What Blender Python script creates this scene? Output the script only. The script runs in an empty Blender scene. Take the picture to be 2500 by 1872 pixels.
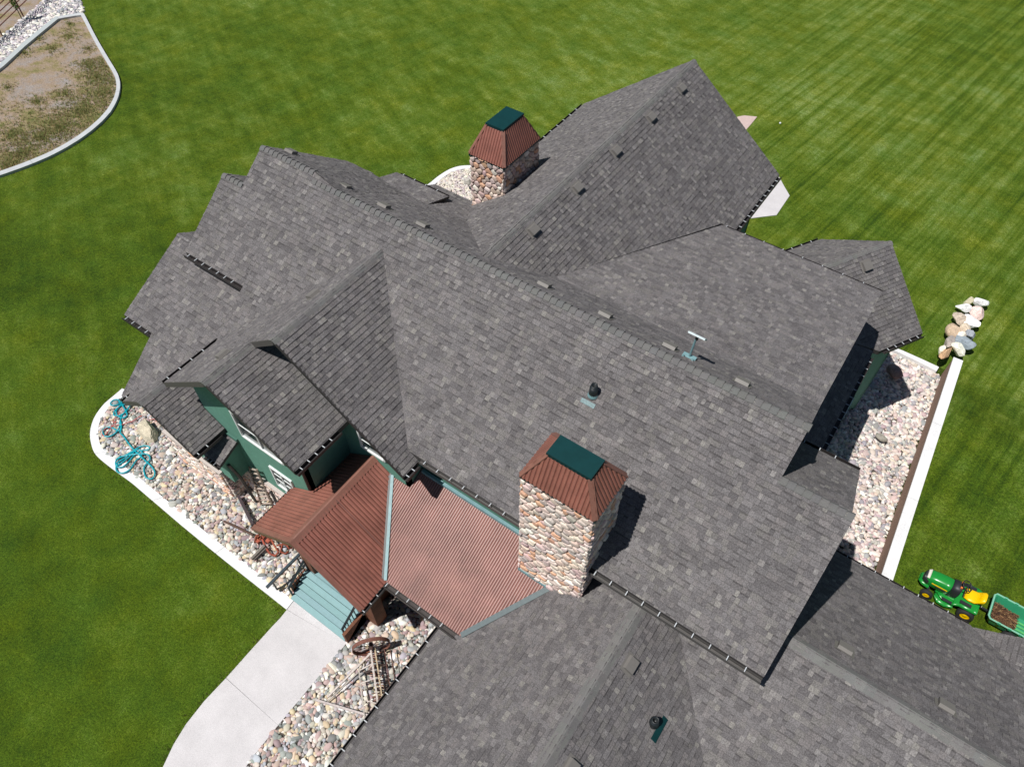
import bpy, math, random
import numpy as np
from mathutils import Vector, Matrix

random.seed(7); rng = np.random.default_rng(7)
S = 1.15                      # metres per layout unit
GZ = 19.5                     # layout height of the front lawn below the camera
sc = bpy.context.scene
col = sc.collection

# ------------------------------------------------------------------ camera
F_PX, CX, CY = 1789.5, 1250.0, 936.0
ROT = ((0.816796, 0.576919, 0.002863), (0.456191, -0.642816, -0.615368), (-0.353177, 0.503936, -0.788235))
cam_d = bpy.data.cameras.new('camera'); cam = bpy.data.objects.new('camera', cam_d); col.objects.link(cam)
cam_d.sensor_width = 36.0; cam_d.lens = 36.0 * F_PX / 2500.0; cam_d.clip_start = 0.1; cam_d.clip_end = 2000
r0, r1, r2 = [Vector(r) for r in ROT]
mw = Matrix(((r0.x, -r1.x, -r2.x), (r0.y, -r1.y, -r2.y), (r0.z, -r1.z, -r2.z))).to_4x4()
mw.translation = Vector((0, 0, GZ * S)); cam.matrix_world = mw
sc.camera = cam

# ------------------------------------------------------------------ light
sun_dir = Vector((-0.22, -0.42, 1.0)).normalized()       # towards the sun
world = bpy.data.worlds.new('World'); sc.world = world; world.use_nodes = True
wn = world.node_tree.nodes; wl_ = world.node_tree.links
bg = wn['Background']; sky = wn.new('ShaderNodeTexSky'); sky.sky_type = 'NISHITA'; sky.sun_disc = False
elev = math.asin(sun_dir.z)
sky.sun_elevation = elev
sky.sun_rotation = math.atan2(sun_dir.x, sun_dir.y)
sky.altitude = 900; sky.air_density = 1.0; sky.dust_density = 0.4; sky.ozone_density = 0.6
wl_.new(sky.outputs[0], bg.inputs[0]); bg.inputs[1].default_value = 0.05
sun_d = bpy.data.lights.new('sun', 'SUN'); sun_d.energy = 4.9; sun_d.angle = math.radians(0.5); sun_d.color = (1.0, 0.967, 0.925)
sun = bpy.data.objects.new('sun', sun_d); col.objects.link(sun)
sun.rotation_euler = (-sun_dir).to_track_quat('-Z', 'Y').to_euler(); sun.location = (0, 0, 60)
sc.view_settings.view_transform = 'Standard'; sc.view_settings.look = 'None'
sc.view_settings.exposure = 0.0; sc.view_settings.gamma = 1.0
sc.cycles.max_bounces = 6; sc.cycles.diffuse_bounces = 3

# ------------------------------------------------------------------ helpers
def W(p): return (p[0] * S, p[1] * S, (p[2] + GZ) * S)
def ray(px, py):
    a, b = (px - CX) / F_PX, (py - CY) / F_PX
    return np.array([ROT[0][i] * a + ROT[1][i] * b + ROT[2][i] for i in range(3)])
def at_z(px, py, z):
    d = ray(px, py); return d * (z / d[2])
_a, _b = at_z(2168, 1354, -20.55), at_z(2328, 872, -20.55); WA = (float(_a[0]), float(_a[1]), float(_b[0]), float(_b[1]))
def xw(y):
    y = min(max(y, 5.0), 24.0); return WA[0] + (WA[2] - WA[0]) * (y - WA[1]) / (WA[3] - WA[1])
def gz(x, y):
    """height of the natural ground (layout units)"""
    base = -19.5 - 0.11 * min(max(y - 4.0, 0), 17.3)
    t = min(max((x - xw(y)) / 0.06, 0), 1)
    if t > 0:
        hi = -19.5 - 0.11 * min(max(y - 4.0, 0), 9.5)
        k = min(max((y - 20.2) / 4.0, 0), 1); k = k * k * (3 - 2 * k)
        hi = hi * (1 - k) + (-21.4) * k
        base = base * (1 - t) + hi * t
    return base
def G(px, py):
    z = -20.3
    for _ in range(12):
        p = at_z(px, py, z); z = gz(p[0], p[1])
    return (float(p[0]), float(p[1]))

MATS = {}
def mat(name, c=(0.5, 0.5, 0.5), rough=0.8, var=0.12, scale=14.0, bump=0.0, metal=0.0, src='flat', spec=0.5, fine=None, trans=0.0):
    if name in MATS: return MATS[name]
    m = bpy.data.materials.new(name); m.use_nodes = True; MATS[name] = m
    n, l = m.node_tree.nodes, m.node_tree.links
    b = n['Principled BSDF']; b.inputs['Roughness'].default_value = rough; b.inputs['Metallic'].default_value = metal
    b.inputs['Specular IOR Level'].default_value = spec
    tc = n.new('ShaderNodeNewGeometry')
    nz = n.new('ShaderNodeTexNoise'); nz.inputs['Scale'].default_value = scale; nz.inputs['Detail'].default_value = 6; nz.inputs['Roughness'].default_value = 0.65
    l.new(tc.outputs['Position'], nz.inputs['Vector'])
    mr = n.new('ShaderNodeMapRange'); mr.inputs[1].default_value = 0.3; mr.inputs[2].default_value = 0.7
    mr.inputs[3].default_value = 1 - var; mr.inputs[4].default_value = 1 + var; l.new(nz.outputs[0], mr.inputs[0])
    fac = mr.outputs[0]
    if fine:
        n2 = n.new('ShaderNodeTexNoise'); n2.inputs['Scale'].default_value = fine[0]; n2.inputs['Detail'].default_value = 2
        l.new(tc.outputs['Position'], n2.inputs['Vector'])
        m2 = n.new('ShaderNodeMapRange'); m2.inputs[1].default_value = 0.35; m2.inputs[2].default_value = 0.65
        m2.inputs[3].default_value = 1 - fine[1]; m2.inputs[4].default_value = 1 + fine[1]; l.new(n2.outputs[0], m2.inputs[0])
        mu = n.new('ShaderNodeMath'); mu.operation = 'MULTIPLY'; l.new(fac, mu.inputs[0]); l.new(m2.outputs[0], mu.inputs[1]); fac = mu.outputs[0]
    vm = n.new('ShaderNodeVectorMath'); vm.operation = 'SCALE'; l.new(fac, vm.inputs['Scale'])
    if src == 'attr':
        a = n.new('ShaderNodeAttribute'); a.attribute_name = 'Col'; l.new(a.outputs['Color'], vm.inputs[0])
    elif src == 'obj':
        a = n.new('ShaderNodeObjectInfo'); l.new(a.outputs['Color'], vm.inputs[0])
    else:
        vm.inputs[0].default_value = c
    l.new(vm.outputs[0], b.inputs['Base Color'])
    if bump:
        bp = n.new('ShaderNodeBump'); bp.inputs['Strength'].default_value = bump; bp.inputs['Distance'].default_value = 0.02
        l.new(nz.outputs[0], bp.inputs['Height']); l.new(bp.outputs[0], b.inputs['Normal'])
    if trans: b.inputs['Transmission Weight'].default_value = trans
    return m

class MB:
    def __init__(s): s.v = []; s.f = []; s.c = []
    def add(s, vs, fs, c=(1, 1, 1)):
        o = len(s.v); s.v.extend([tuple(map(float, q)) for q in vs]); s.f.extend([tuple(i + o for i in f) for f in fs]); s.c.extend([c] * len(fs)); return s
    def box(s, a, b, c=(1, 1, 1)):
        x0, y0, z0 = a; x1, y1, z1 = b
        vs = [(x0, y0, z0), (x1, y0, z0), (x1, y1, z0), (x0, y1, z0), (x0, y0, z1), (x1, y0, z1), (x1, y1, z1), (x0, y1, z1)]
        return s.add(vs, [(0, 3, 2, 1), (4, 5, 6, 7), (0, 1, 5, 4), (1, 2, 6, 5), (2, 3, 7, 6), (3, 0, 4, 7)], c)
    def bar(s, p, q, w, h=None, c=(1, 1, 1), up=(0, 0, 1)):
        p, q = Vector(p), Vector(q); h = w if h is None else h
        d = (q - p); d.normalize(); u = d.cross(Vector(up))
        if u.length < 1e-3: u = d.cross(Vector((1, 0, 0)))
        u.normalize(); n = u.cross(d); u = u * w / 2; n = n * h / 2
        vs = [p - u - n, p + u - n, p + u + n, p - u + n, q - u - n, q + u - n, q + u + n, q - u + n]
        return s.add(vs, [(0, 3, 2, 1), (4, 5, 6, 7), (0, 1, 5, 4), (1, 2, 6, 5), (2, 3, 7, 6), (3, 0, 4, 7)], c)
    def tube(s, pts, r, n=6, c=(1, 1, 1), closed=False):
        pts = [Vector(p) for p in pts]; m = len(pts); rings = []; rs = r if hasattr(r, '__len__') else [r] * m
        for i, p in enumerate(pts):
            a = pts[(i - 1) % m] if (closed or i > 0) else p; b = pts[(i + 1) % m] if (closed or i < m - 1) else p
            d = b - a; d.normalize(); u = d.cross(Vector((0, 0, 1)))
            if u.length < 0.05: u = d.cross(Vector((1, 0, 0)))
            u.normalize(); w = u.cross(d)
            rings.append([p + (u * math.cos(6.28318 * k / n) + w * math.sin(6.28318 * k / n)) * rs[i] for k in range(n)])
        vs = [q for rg in rings for q in rg]; fs = []
        for i in range(m if closed else m - 1):
            j = (i + 1) % m
            for k in range(n): fs.append((i * n + k, i * n + (k + 1) % n, j * n + (k + 1) % n, j * n + k))
        if not closed: fs.append(tuple(range(n))[::-1]); fs.append(tuple(range((m - 1) * n, m * n)))
        return s.add(vs, fs, c)
    def prism(s, top, dz, c=(1, 1, 1)):
        n = len(top); vs = list(top) + [(p[0], p[1], p[2] - dz) for p in top]
        fs = [tuple(range(n)), tuple(range(2 * n - 1, n - 1, -1))] + [(i, i + n, (i + 1) % n + n, (i + 1) % n) for i in range(n)]
        return s.add(vs, fs, c)
    def lathe(s, prof, ctr, axis, n=20, c=(1, 1, 1)):
        ax = Vector(axis).normalized(); u = ax.orthogonal().normalized(); w = ax.cross(u); ctr = Vector(ctr)
        vs = [ctr + ax * a + (u * math.cos(6.28318 * k / n) + w * math.sin(6.28318 * k / n)) * r for (r, a) in prof for k in range(n)]
        fs = [(i * n + k, i * n + (k + 1) % n, (i + 1) * n + (k + 1) % n, (i + 1) * n + k) for i in range(len(prof) - 1) for k in range(n)]
        return s.add(vs, fs, c)
    def build(s, name, m, parent=None, smooth=False, kind=None, label=None, world=True):
        me = bpy.data.meshes.new(name)
        org = (0, 0, 0) if parent is None else ROOTLOC.get(parent.name, (0, 0, 0))
        if not world: org = (0, 0, 0); vv = [(p[0] * S, p[1] * S, p[2] * S) for p in s.v]
        else: vv = [(p[0] * S - org[0], p[1] * S - org[1], (p[2] + GZ) * S - org[2]) for p in s.v]
        me.from_pydata(vv, [], s.f)
        if any(c != (1, 1, 1) for c in s.c):
            at = me.color_attributes.new('Col', 'FLOAT_COLOR', 'CORNER')
            cs = np.ones((len(me.loops), 4), dtype=np.float32); i = 0
            lens = [len(f) for f in s.f]
            cs[:, :3] = np.repeat(np.array([c[:3] for c in s.c], dtype=np.float32), lens, axis=0)
            at.data.foreach_set('color', cs.ravel())
        me.materials.append(m); me.update()
        if smooth: me.polygons.foreach_set('use_smooth', [True] * len(me.polygons))
        o = bpy.data.objects.new(name, me); col.objects.link(o)
        if parent is not None: o.parent = parent; ROOTLOC[o.name] = org
        if kind: o['kind'] = kind
        if label: o['label'] = label
        return o
ROOTLOC = {}
def thing(name, label, cat, loc=(0, 0, 0), group=None, rz=0.0):
    o = bpy.data.objects.new(name, None); col.objects.link(o); o.empty_display_size = 0.2
    o.location = W(loc); o.rotation_euler = (0, 0, rz); ROOTLOC[o.name] = W(loc)
    o['label'] = label; o['category'] = cat
    if group: o['group'] = group
    return o
def tag(o, label, cat, group=None):
    o['label'] = label; o['category'] = cat
    if group: o['group'] = group
    return o
def copy_tree(o, parent=None):
    c = o.copy(); col.objects.link(c)
    if parent is not None: c.parent = parent
    for ch in list(o.children): copy_tree(ch, c)
    return c
def jit(c, a=0.1): k = 1 + random.uniform(-a, a); return tuple(x * k * (1 + random.uniform(-a, a) * 0.3) for x in c)
def camdist(p): return math.sqrt(p[0] ** 2 + p[1] ** 2 + p[2] ** 2)
def in_frame(p, m=30):
    v = [sum(ROT[i][k] * p[k] for k in range(3)) for i in range(3)]
    if v[2] <= 0: return False
    x, y = CX + F_PX * v[0] / v[2], CY + F_PX * v[1] / v[2]
    return -m < x < 2500 + m and -m < y < 1872 + m
def clip(poly, a, b, c_):
    """keep the side a*x+b*y<=c_"""
    out = []; n = len(poly)
    for i in range(n):
        p, q = poly[i], poly[(i + 1) % n]; dp = a * p[0] + b * p[1] - c_; dq = a * q[0] + b * q[1] - c_
        if dp <= 0: out.append(p)
        if (dp < 0 < dq) or (dq < 0 < dp):
            t = dp / (dp - dq); out.append((p[0] + (q[0] - p[0]) * t, p[1] + (q[1] - p[1]) * t))
    return out
def inside(poly, x, y):
    r = False; n = len(poly); j = n - 1
    for i in range(n):
        xi, yi = poly[i]; xj, yj = poly[j]
        if (yi > y) != (yj > y) and x < (xj - xi) * (y - yi) / (yj - yi) + xi: r = not r
        j = i
    return r
def area(p): return abs(sum(p[i][0] * p[(i + 1) % len(p)][1] - p[(i + 1) % len(p)][0] * p[i][1] for i in range(len(p)))) / 2
def frame(poly):
    P = [Vector(p) for p in poly]
    n = Vector((0, 0, 0))
    for i in range(len(P)):
        a, b = P[i] - P[0], P[(i + 1) % len(P)] - P[0]; n += a.cross(b)
    n.normalize()
    if n.z < 0: n = -n
    v = Vector((0, 0, 1)) - n * n.z; v.normalize(); u = v.cross(n); u.normalize()
    O = P[0]; st = [((p - O).dot(u), (p - O).dot(v)) for p in P]
    t0 = min(t for _, t in st); O = O + v * t0; st = [(s_, t - t0) for s_, t in st]
    return O, u, v, n, st

# ------------------------------------------------------------------ materials
M_SH = mat('asphalt_shingle', src='attr', rough=0.95, var=0.13, scale=1.3, fine=(34.0, 0.26), spec=0.25)
M_DECK = mat('roof_edge', (0.050, 0.046, 0.044), rough=0.8)
M_CAP = mat('ridge_shingle', src='attr', rough=0.95, var=0.06, scale=5, fine=(95.0, 0.18), spec=0.25)
M_GREEN = mat('green_stucco', (0.115, 0.285, 0.215), rough=0.85, var=0.08, scale=6, fine=(60, 0.10), bump=0.2)
M_GREEN2 = mat('green_trim', (0.045, 0.13, 0.10), rough=0.6, var=0.06)
M_WHITE = mat('white_trim', (0.75, 0.78, 0.77), rough=0.5, var=0.04)
M_GUT = mat('dark_gutter', (0.028, 0.024, 0.024), rough=0.45, var=0.1)
M_BRK = mat('aluminium_bracket', (0.52, 0.55, 0.57), rough=0.4, var=0.05)
M_RUST = mat('rusty_red_steel', src='attr', rough=0.48, var=0.24, scale=1.3, fine=(40, 0.10), spec=0.6)
M_STONE = mat('chimney_stone', src='attr', rough=0.8, var=0.16, scale=14, fine=(70, 0.10), bump=0.35, spec=0.3)
M_MORTAR = mat('mortar', (0.30, 0.26, 0.235), rough=0.95, var=0.2)
M_TEAL = mat('dark_teal_metal', (0.003, 0.036, 0.038), rough=0.5, var=0.12, scale=4, spec=0.25)
M_CONC = mat('pale_concrete', (0.56, 0.54, 0.545), rough=0.85, var=0.085, scale=1.1, fine=(45, 0.10), bump=0.2)
M_CURB = mat('white_concrete', (0.72, 0.72, 0.725), rough=0.85, var=0.09, scale=1.5, fine=(40, 0.10), bump=0.2)
M_PEB = mat('river_stone', src='attr', rough=0.75, var=0.10, scale=26, spec=0.35)
M_PEBO = mat('river_stone_single', src='obj', rough=0.75, var=0.10, scale=26, spec=0.35)
M_DECKB = mat('pale_teal_boards', src='attr', rough=0.7, var=0.05, scale=8, fine=(50, 0.05))
M_BLACK = mat('black_metal', (0.012, 0.016, 0.018), rough=0.4, var=0.1)
M_IRON = mat('rusted_iron', src='attr', rough=0.8, var=0.35, scale=18, bump=0.3)
M_WOOD = mat('weathered_wood', src='attr', rough=0.85, var=0.25, scale=12, bump=0.3)
M_GLASS = mat('dark_window_glass', (0.02, 0.035, 0.035), rough=0.08, var=0.02, spec=0.8)
M_CORTEN = mat('brown_rust_sheet', (0.155, 0.058, 0.028), rough=0.8, var=0.35, scale=4.5, fine=(30, 0.15))

SH_TONES = [(0.156, 0.145, 0.151), (0.164, 0.150, 0.154), (0.148, 0.138, 0.144), (0.160, 0.149, 0.149)]
SH_LIGHT = [(0.208, 0.194, 0.195), (0.192, 0.180, 0.183), (0.212, 0.199, 0.192)]
SH_DARK = [(0.122, 0.113, 0.119), (0.130, 0.120, 0.125)]
CAPC = (0.140, 0.139, 0.136)

# ================================================================== GROUND
def lawn_material():
    m = bpy.data.materials.new('mown_grass'); m.use_nodes = True; n, l = m.node_tree.nodes, m.node_tree.links
    b = n['Principled BSDF']; b.inputs['Roughness'].default_value = 0.95; b.inputs['Specular IOR Level'].default_value = 0.15
    g = n.new('ShaderNodeNewGeometry')
    def noise(sc_, rot=0.0, sx=1.0, sy=1.0, det=4, rough=0.6):
        m0 = n.new('ShaderNodeMapping'); m0.inputs['Rotation'].default_value = (0, 0, -rot); l.new(g.outputs['Position'], m0.inputs['Vector'])
        mp = n.new('ShaderNodeMapping'); mp.inputs['Scale'].default_value = (sx, sy, 1)
        l.new(m0.outputs[0], mp.inputs['Vector']); z = n.new('ShaderNodeTexNoise'); z.inputs['Scale'].default_value = sc_; z.inputs['Detail'].default_value = det; z.inputs['Roughness'].default_value = rough
        l.new(mp.outputs[0], z.inputs['Vector']); return z.outputs[0]
    def rng_(x, lo, hi, a, c_):
        r = n.new('ShaderNodeMapRange'); r.inputs[1].default_value = lo; r.inputs[2].default_value = hi; r.inputs[3].default_value = a; r.inputs[4].default_value = c_; l.new(x, r.inputs[0]); return r.outputs[0]
    def op(o_, a, c_):
        q = n.new('ShaderNodeMath'); q.operation = o_
        for i, v in enumerate((a, c_)):
            if isinstance(v, (int, float)): q.inputs[i].default_value = v
            else: l.new(v, q.inputs[i])
        return q.outputs[0]
    big = noise(0.09, det=3); mid = noise(0.8, det=5, rough=0.7)
    st1 = noise(1.0, 0.0, 0.25, 1.5, 5, 0.7)       # mowing streaks along x
    st2 = noise(1.0, 1.42, 0.07, 2.6, 5, 0.7)      # thin wheel tracks along y
    st3 = noise(1.0, 2.62, 0.16, 1.7, 4, 0.65)     # turned rows at the left end
    grain = noise(9.0, det=5, rough=0.8); hue = noise(0.5, det=4, rough=0.7)
    fine = noise(22, det=3, rough=0.8); vf = noise(70, det=1)
    sep = n.new('ShaderNodeSeparateXYZ'); l.new(g.outputs['Position'], sep.inputs[0])
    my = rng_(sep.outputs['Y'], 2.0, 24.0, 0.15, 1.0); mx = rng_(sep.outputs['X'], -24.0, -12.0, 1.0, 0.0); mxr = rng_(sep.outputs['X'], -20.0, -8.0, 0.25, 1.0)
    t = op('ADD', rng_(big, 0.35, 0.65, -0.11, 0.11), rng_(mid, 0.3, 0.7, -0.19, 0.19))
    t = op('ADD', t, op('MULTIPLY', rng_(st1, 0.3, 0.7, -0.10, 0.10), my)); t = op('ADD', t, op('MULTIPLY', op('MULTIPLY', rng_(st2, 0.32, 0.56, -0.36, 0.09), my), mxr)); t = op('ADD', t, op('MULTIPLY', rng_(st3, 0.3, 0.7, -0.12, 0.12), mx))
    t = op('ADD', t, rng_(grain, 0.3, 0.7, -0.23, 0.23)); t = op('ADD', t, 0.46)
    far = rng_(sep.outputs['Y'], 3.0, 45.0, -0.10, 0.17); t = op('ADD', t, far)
    cr = n.new('ShaderNodeValToRGB'); l.new(t, cr.inputs[0]); e = cr.color_ramp.elements
    e[0].position = 0.05; e[0].color = (0.026, 0.055, 0.004, 1); e[1].position = 0.95; e[1].color = (0.170, 0.225, 0.075, 1)
    k = e.new(0.42); k.color = (0.058, 0.100, 0.007, 1); k = e.new(0.68); k.color = (0.098, 0.146, 0.022, 1)
    gr = op('MULTIPLY', rng_(fine, 0.32, 0.68, 0.42, 1.58), rng_(vf, 0.35, 0.65, 0.6, 1.4))
    vm = n.new('ShaderNodeVectorMath'); vm.operation = 'SCALE'; l.new(cr.outputs[0], vm.inputs[0]); l.new(gr, vm.inputs['Scale'])
    hr_ = n.new('ShaderNodeValToRGB'); l.new(hue, hr_.inputs[0]); e = hr_.color_ramp.elements; e[0].position = 0.32; e[0].color = (0.88, 1.0, 1.0, 1); e[1].position = 0.68; e[1].color = (1.0, 0.94, 0.45, 1)
    hm = n.new('ShaderNodeVectorMath'); hm.operation = 'MULTIPLY'; l.new(vm.outputs[0], hm.inputs[0]); l.new(hr_.outputs[0], hm.inputs[1]); hs = n.new('ShaderNodeVectorMath'); hs.operation = 'SCALE'; hs.inputs['Scale'].default_value = 1.10; ht_ = n.new('ShaderNodeVectorMath'); ht_.operation = 'MULTIPLY'; ht_.inputs[1].default_value = (1.07, 1.02, 1.0); l.new(hm.outputs[0], ht_.inputs[0]); l.new(ht_.outputs[0], hs.inputs[0]); l.new(hs.outputs[0], b.inputs['Base Color'])
    bp = n.new('ShaderNodeBump'); bp.inputs['Strength'].default_value = 0.6; bp.inputs['Distance'].default_value = 0.03; l.new(op('ADD', fine, vf), bp.inputs['Height']); l.new(bp.outputs[0], b.inputs['Normal'])
    return m
M_LAWN = lawn_material()

PIT = (-3.0, 3.12, 9.0, 0)     # sunken stone strip beside the retaining wall
PITEND = lambda x: G(2190, 850)[1] + (x - G(2190, 850)[0]) * -0.055
PITZ = -21.58
def lawn_mesh():
    xs = sorted(set([-400, -200, -110, -70, -50] + list(np.arange(-40, 2.6, 0.5)) + [2.7, 3.0, 3.28, 3.30, 3.37, 3.6, 3.9] + list(np.arange(4.5, 26, 0.5)) + [-3.02, -2.98, 34, 50, 80, 140, 300]))
    pe = G(2240, 874)[1]
    ys = sorted(set([-200, -80, -30, -12] + list(np.arange(-6, 46, 0.5)) + [60, 90, 140, 220, 400] + [pe - .06, pe - .02, pe + .02, 9.0, 8.98]))
    v = []; f = []
    for y in ys:
        for x0 in xs:
            x = x0 - 3.3 + xw(y) if 2.6 < x0 < 4.0 else x0
            z = gz(x, y)
            if -3 <= x0 <= 3.30 and 9 <= y <= pe - 0.02: z = PITZ - 0.35
            v.append((x, y, z))
    nx = len(xs)
    for j in range(len(ys) - 1):
        for i in range(nx - 1): f.append((j * nx + i, j * nx + i + 1, (j + 1) * nx + i + 1, (j + 1) * nx + i))
    b = MB(); b.add(v, f); return b
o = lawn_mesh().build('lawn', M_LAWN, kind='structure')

def ribbon(name, outer, inner, h, m, zf=gz, parent=None, drop=0.25):
    """kerb between two polylines (same number of points), top h above the ground"""
    b = MB(); n = len(outer)
    for i in range(n):
        for (x, y) in (outer[i], inner[i]):
            z = zf(x, y); b.v.append((x, y, z + h)); b.v.append((x, y, z - drop))
    for i in range(n - 1):
        a = i * 4; c = a + 4
        for q in ((a, a + 2, c + 2, c), (a + 1, a, c, c + 1), (a + 2, a + 3, c + 3, c + 2)): b.f.append(q); b.c.append((1, 1, 1))
    for a in (0, (n - 1) * 4): b.f.append((a, a + 1, a + 3, a + 2)); b.c.append((1, 1, 1))
    return b
def resample(pts, n):
    p = np.array(pts, float); d = np.r_[0, np.cumsum(np.hypot(*np.diff(p, axis=0).T))]
    # light smoothing with Catmull-like interpolation
    t = np.linspace(0, d[-1], n); return [(float(np.interp(q, d, p[:, 0])), float(np.interp(q, d, p[:, 1]))) for q in t]
def smooth(pts, it=2):
    for _ in range(it):
        q = [pts[0]]
        for a, b in zip(pts[:-1], pts[1:]):
            q.append((a[0] * .75 + b[0] * .25, a[1] * .75 + b[1] * .25)); q.append((a[0] * .25 + b[0] * .75, a[1] * .25 + b[1] * .75))
        q.append(pts[-1]); pts = q
    return pts
Gs = lambda L: [G(*p) for p in L]
# front kerb round the left stone bed
ko = [(300, 950), (287, 962), (256, 987), (234, 1016), (224, 1041), (221, 1063), (224, 1085), (231, 1107), (244, 1121), (265, 1138), (285, 1153), (322, 1179), (347, 1201), (372, 1222), (450, 1289), (560, 1378), (640, 1441), (701, 1489)]
ki = [(322, 960), (302, 971), (274, 989), (256, 1012), (245, 1031), (241, 1053), (243, 1074), (247, 1090), (260, 1105), (275, 1117), (292, 1130), (322, 1152), (350, 1174), (376, 1196), (464, 1268), (570, 1353), (650, 1415), (718, 1467)]
KO, KI = smooth(Gs(ko)), smooth(Gs(ki))
N = 90; KO, KI = resample(KO, N), resample(KI, N)
def kerb(label, outer, inner, h, m=None, zf=gz, every=2.6):
    t = thing('kerb', label, 'kerb', (outer[0][0], outer[0][1], zf(*outer[0])))
    O_, I_ = resample(outer, max(len(outer), 8)), inner
    n = len(outer); acc = 0.0; i0 = 0; L = [0.0]
    for i in range(1, n): L.append(L[-1] + math.dist(outer[i], outer[i - 1]))
    secs = max(1, round(L[-1] / every)); cut_ = [L[-1] * k / secs for k in range(secs + 1)]
    def at(path, q):
        return (float(np.interp(q, L, [p[0] for p in path])), float(np.interp(q, L, [p[1] for p in path])))
    for k in range(secs):
        qs = [cut_[k] + .006] + [q for q in L if cut_[k] + .01 < q < cut_[k + 1] - .01] + [cut_[k + 1] - .006]
        ribbon('k', [at(outer, q) for q in qs], [at(inner, q) for q in qs], h, m, zf, drop=.45).build('kerb_section', m or M_CURB, t)
    return t
kerb('curved white concrete kerb round the cobble bed with the blue hose', KO, KI, 0.06)
# walkway in slabs
wl = [(701, 1489), (686, 1508), (665, 1530), (610, 1591), (553, 1655), (500, 1711), (455, 1768), (425, 1817), (398, 1874), (372, 1945)]
wr = [(844, 1573), (828, 1593), (806, 1620), (765, 1668), (680, 1770), (660, 1795), (632, 1830), (612, 1855), (600, 1874), (565, 1935)]
WLp, WRp = Gs(wl), Gs(wr)
pv = bpy.data.objects.new('pavement', None); col.objects.link(pv); pv['kind'] = 'structure'; ROOTLOC['pavement'] = (0, 0, 0)
def slab(i0, i1, k0=0.0, k1=0.0):
    b = MB(); L = [WLp[i] for i in range(i0, i1 + 1)]; R = [WRp[i] for i in range(i0, i1 + 1)]
    L[0] = tuple(np.array(L[0]) + (np.array(L[1]) - np.array(L[0])) * k0); R[0] = tuple(np.array(R[0]) + (np.array(R[1]) - np.array(R[0])) * k0)
    r = ribbon('s', L, R, 0.035, M_CONC); r.build('paving_slab', M_CONC, pv)
_P = Gs([(699, 1487), (712, 1460), (800, 1500), (870, 1575), (844, 1573)]); MB().prism([(p[0], p[1], gz(*p) + .031) for p in _P], .1).build('paving_slab', M_CONC, pv); slab(0, 4, 0.0); slab(4, 8, 0.012); slab(8, 9, 0.05)

# right-hand terrace: retaining wall, cap, low kerb
wt = -20.55
wall_o = [at_z(2168, 1354, wt), at_z(2266, 1067, wt), at_z(2328, 872, wt)]
wx0, wy0 = wall_o[0][0], wall_o[0][1]; wx1, wy1 = wall_o[2][0], wall_o[2][1]
dy = np.array([wx1 - wx0, wy1 - wy0]); dy /= np.linalg.norm(dy)
p_s = np.array([wx0, wy0]) - dy * 4.5; p_e = np.array([wx1, wy1]); perp = np.array([-dy[1], dy[0]])   # towards -x
def strip(o0, o1, z0, z1, P=p_s, Q=p_e):
    a, b_ = P + perp * o0, P + perp * o1; c_, d_ = Q + perp * o1, Q + perp * o0
    return [(a[0], a[1], z1), (b_[0], b_[1], z1), (c_[0], c_[1], z1), (d_[0], d_[1], z1)]
rw = thing('retaining_wall', 'long straight retaining wall with a brown face and bright white top beside the tractor lawn', 'wall', (float(p_s[0]), float(p_s[1]), PITZ))
MB().prism(strip(-0.02, -0.20, 0, wt - 0.03), 1.4).build('wall_face', mat('brown_block', (0.27, 0.17, 0.125), rough=0.9, var=0.12, scale=5, fine=(50, .1)), rw)
nseg = 4; L_ = np.linalg.norm(p_e - p_s)
for i in range(nseg):
    P = p_s + dy * (L_ * i / nseg + 0.006); Q = p_s + dy * (L_ * (i + 1) / nseg - 0.006)
    MB().prism(strip(0.0, -0.33, 0, wt + 0.02, P, Q), 0.06).build('coping', M_CURB, rw)
lo = [(2180, 846), (2205, 856), (2250, 876), (2293, 896)]; li = [(2175, 852), (2200, 863), (2244, 884), (2287, 906)]
Gl_ = lambda L: [tuple(at_z(p[0], p[1], -21.40)[:2]) for p in L]
kerb('short straight white kerb closing the shaded stone strip beyond the small roof', Gl_(lo), Gl_(li), 0.07, zf=lambda x, y: -21.47)
# kerb arc by the rear chimney
ro = [(1030, 462), (1042, 455), (1065, 436), (1092, 418), (1115, 409), (1135, 406.5), (1165, 406)]
ri = [(1040, 467), (1052, 459), (1078, 439), (1101, 423), (1124, 416), (1140, 414), (1165, 413)]
kerb('short curved white kerb behind the rear stone chimney', resample(smooth(Gs(ro)), 24), resample(smooth(Gs(ri)), 24), 0.06)
# planted bed top left: kerb loop
to = [(140, 46), (170, 41), (203, 35), (207, 37), (236, 95), (266, 146), (289, 183), (295, 202), (296, 221), (289, 251), (266, 289), (213, 336), (144.5, 378), (76, 408), (0, 435), (-60, 455)]
ti = [(146, 51), (172, 46), (198, 41), (201, 44), (229, 100), (258, 150), (281, 187), (286, 203), (287, 221), (280, 247), (257, 284), (206, 329), (139, 370), (72, 399), (0, 425), (-60, 445)]
TO, TI = resample(smooth(Gs(to), 1), 70), resample(smooth(Gs(ti), 1), 70)
kerb('long curving kerb round the weedy bed in the top left corner', TO, TI, 0.12, mat('pale_grey_concrete', (0.50, 0.52, 0.53), rough=.85, var=.1, scale=2))
t2o = [(140, 46), (137, 47), (107, 71), (58, 111), (8, 158), (-60, 215)]; t2i = [(146, 52), (142, 54), (113, 78), (64, 119), (14, 166), (-60, 224)]
kerb('straight grey-green concrete edging between white cobbles and the weedy bed', Gs(t2o), Gs(t2i), 0.14, mat('grey_concrete', (0.44, 0.48, 0.48), rough=.85))

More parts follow.
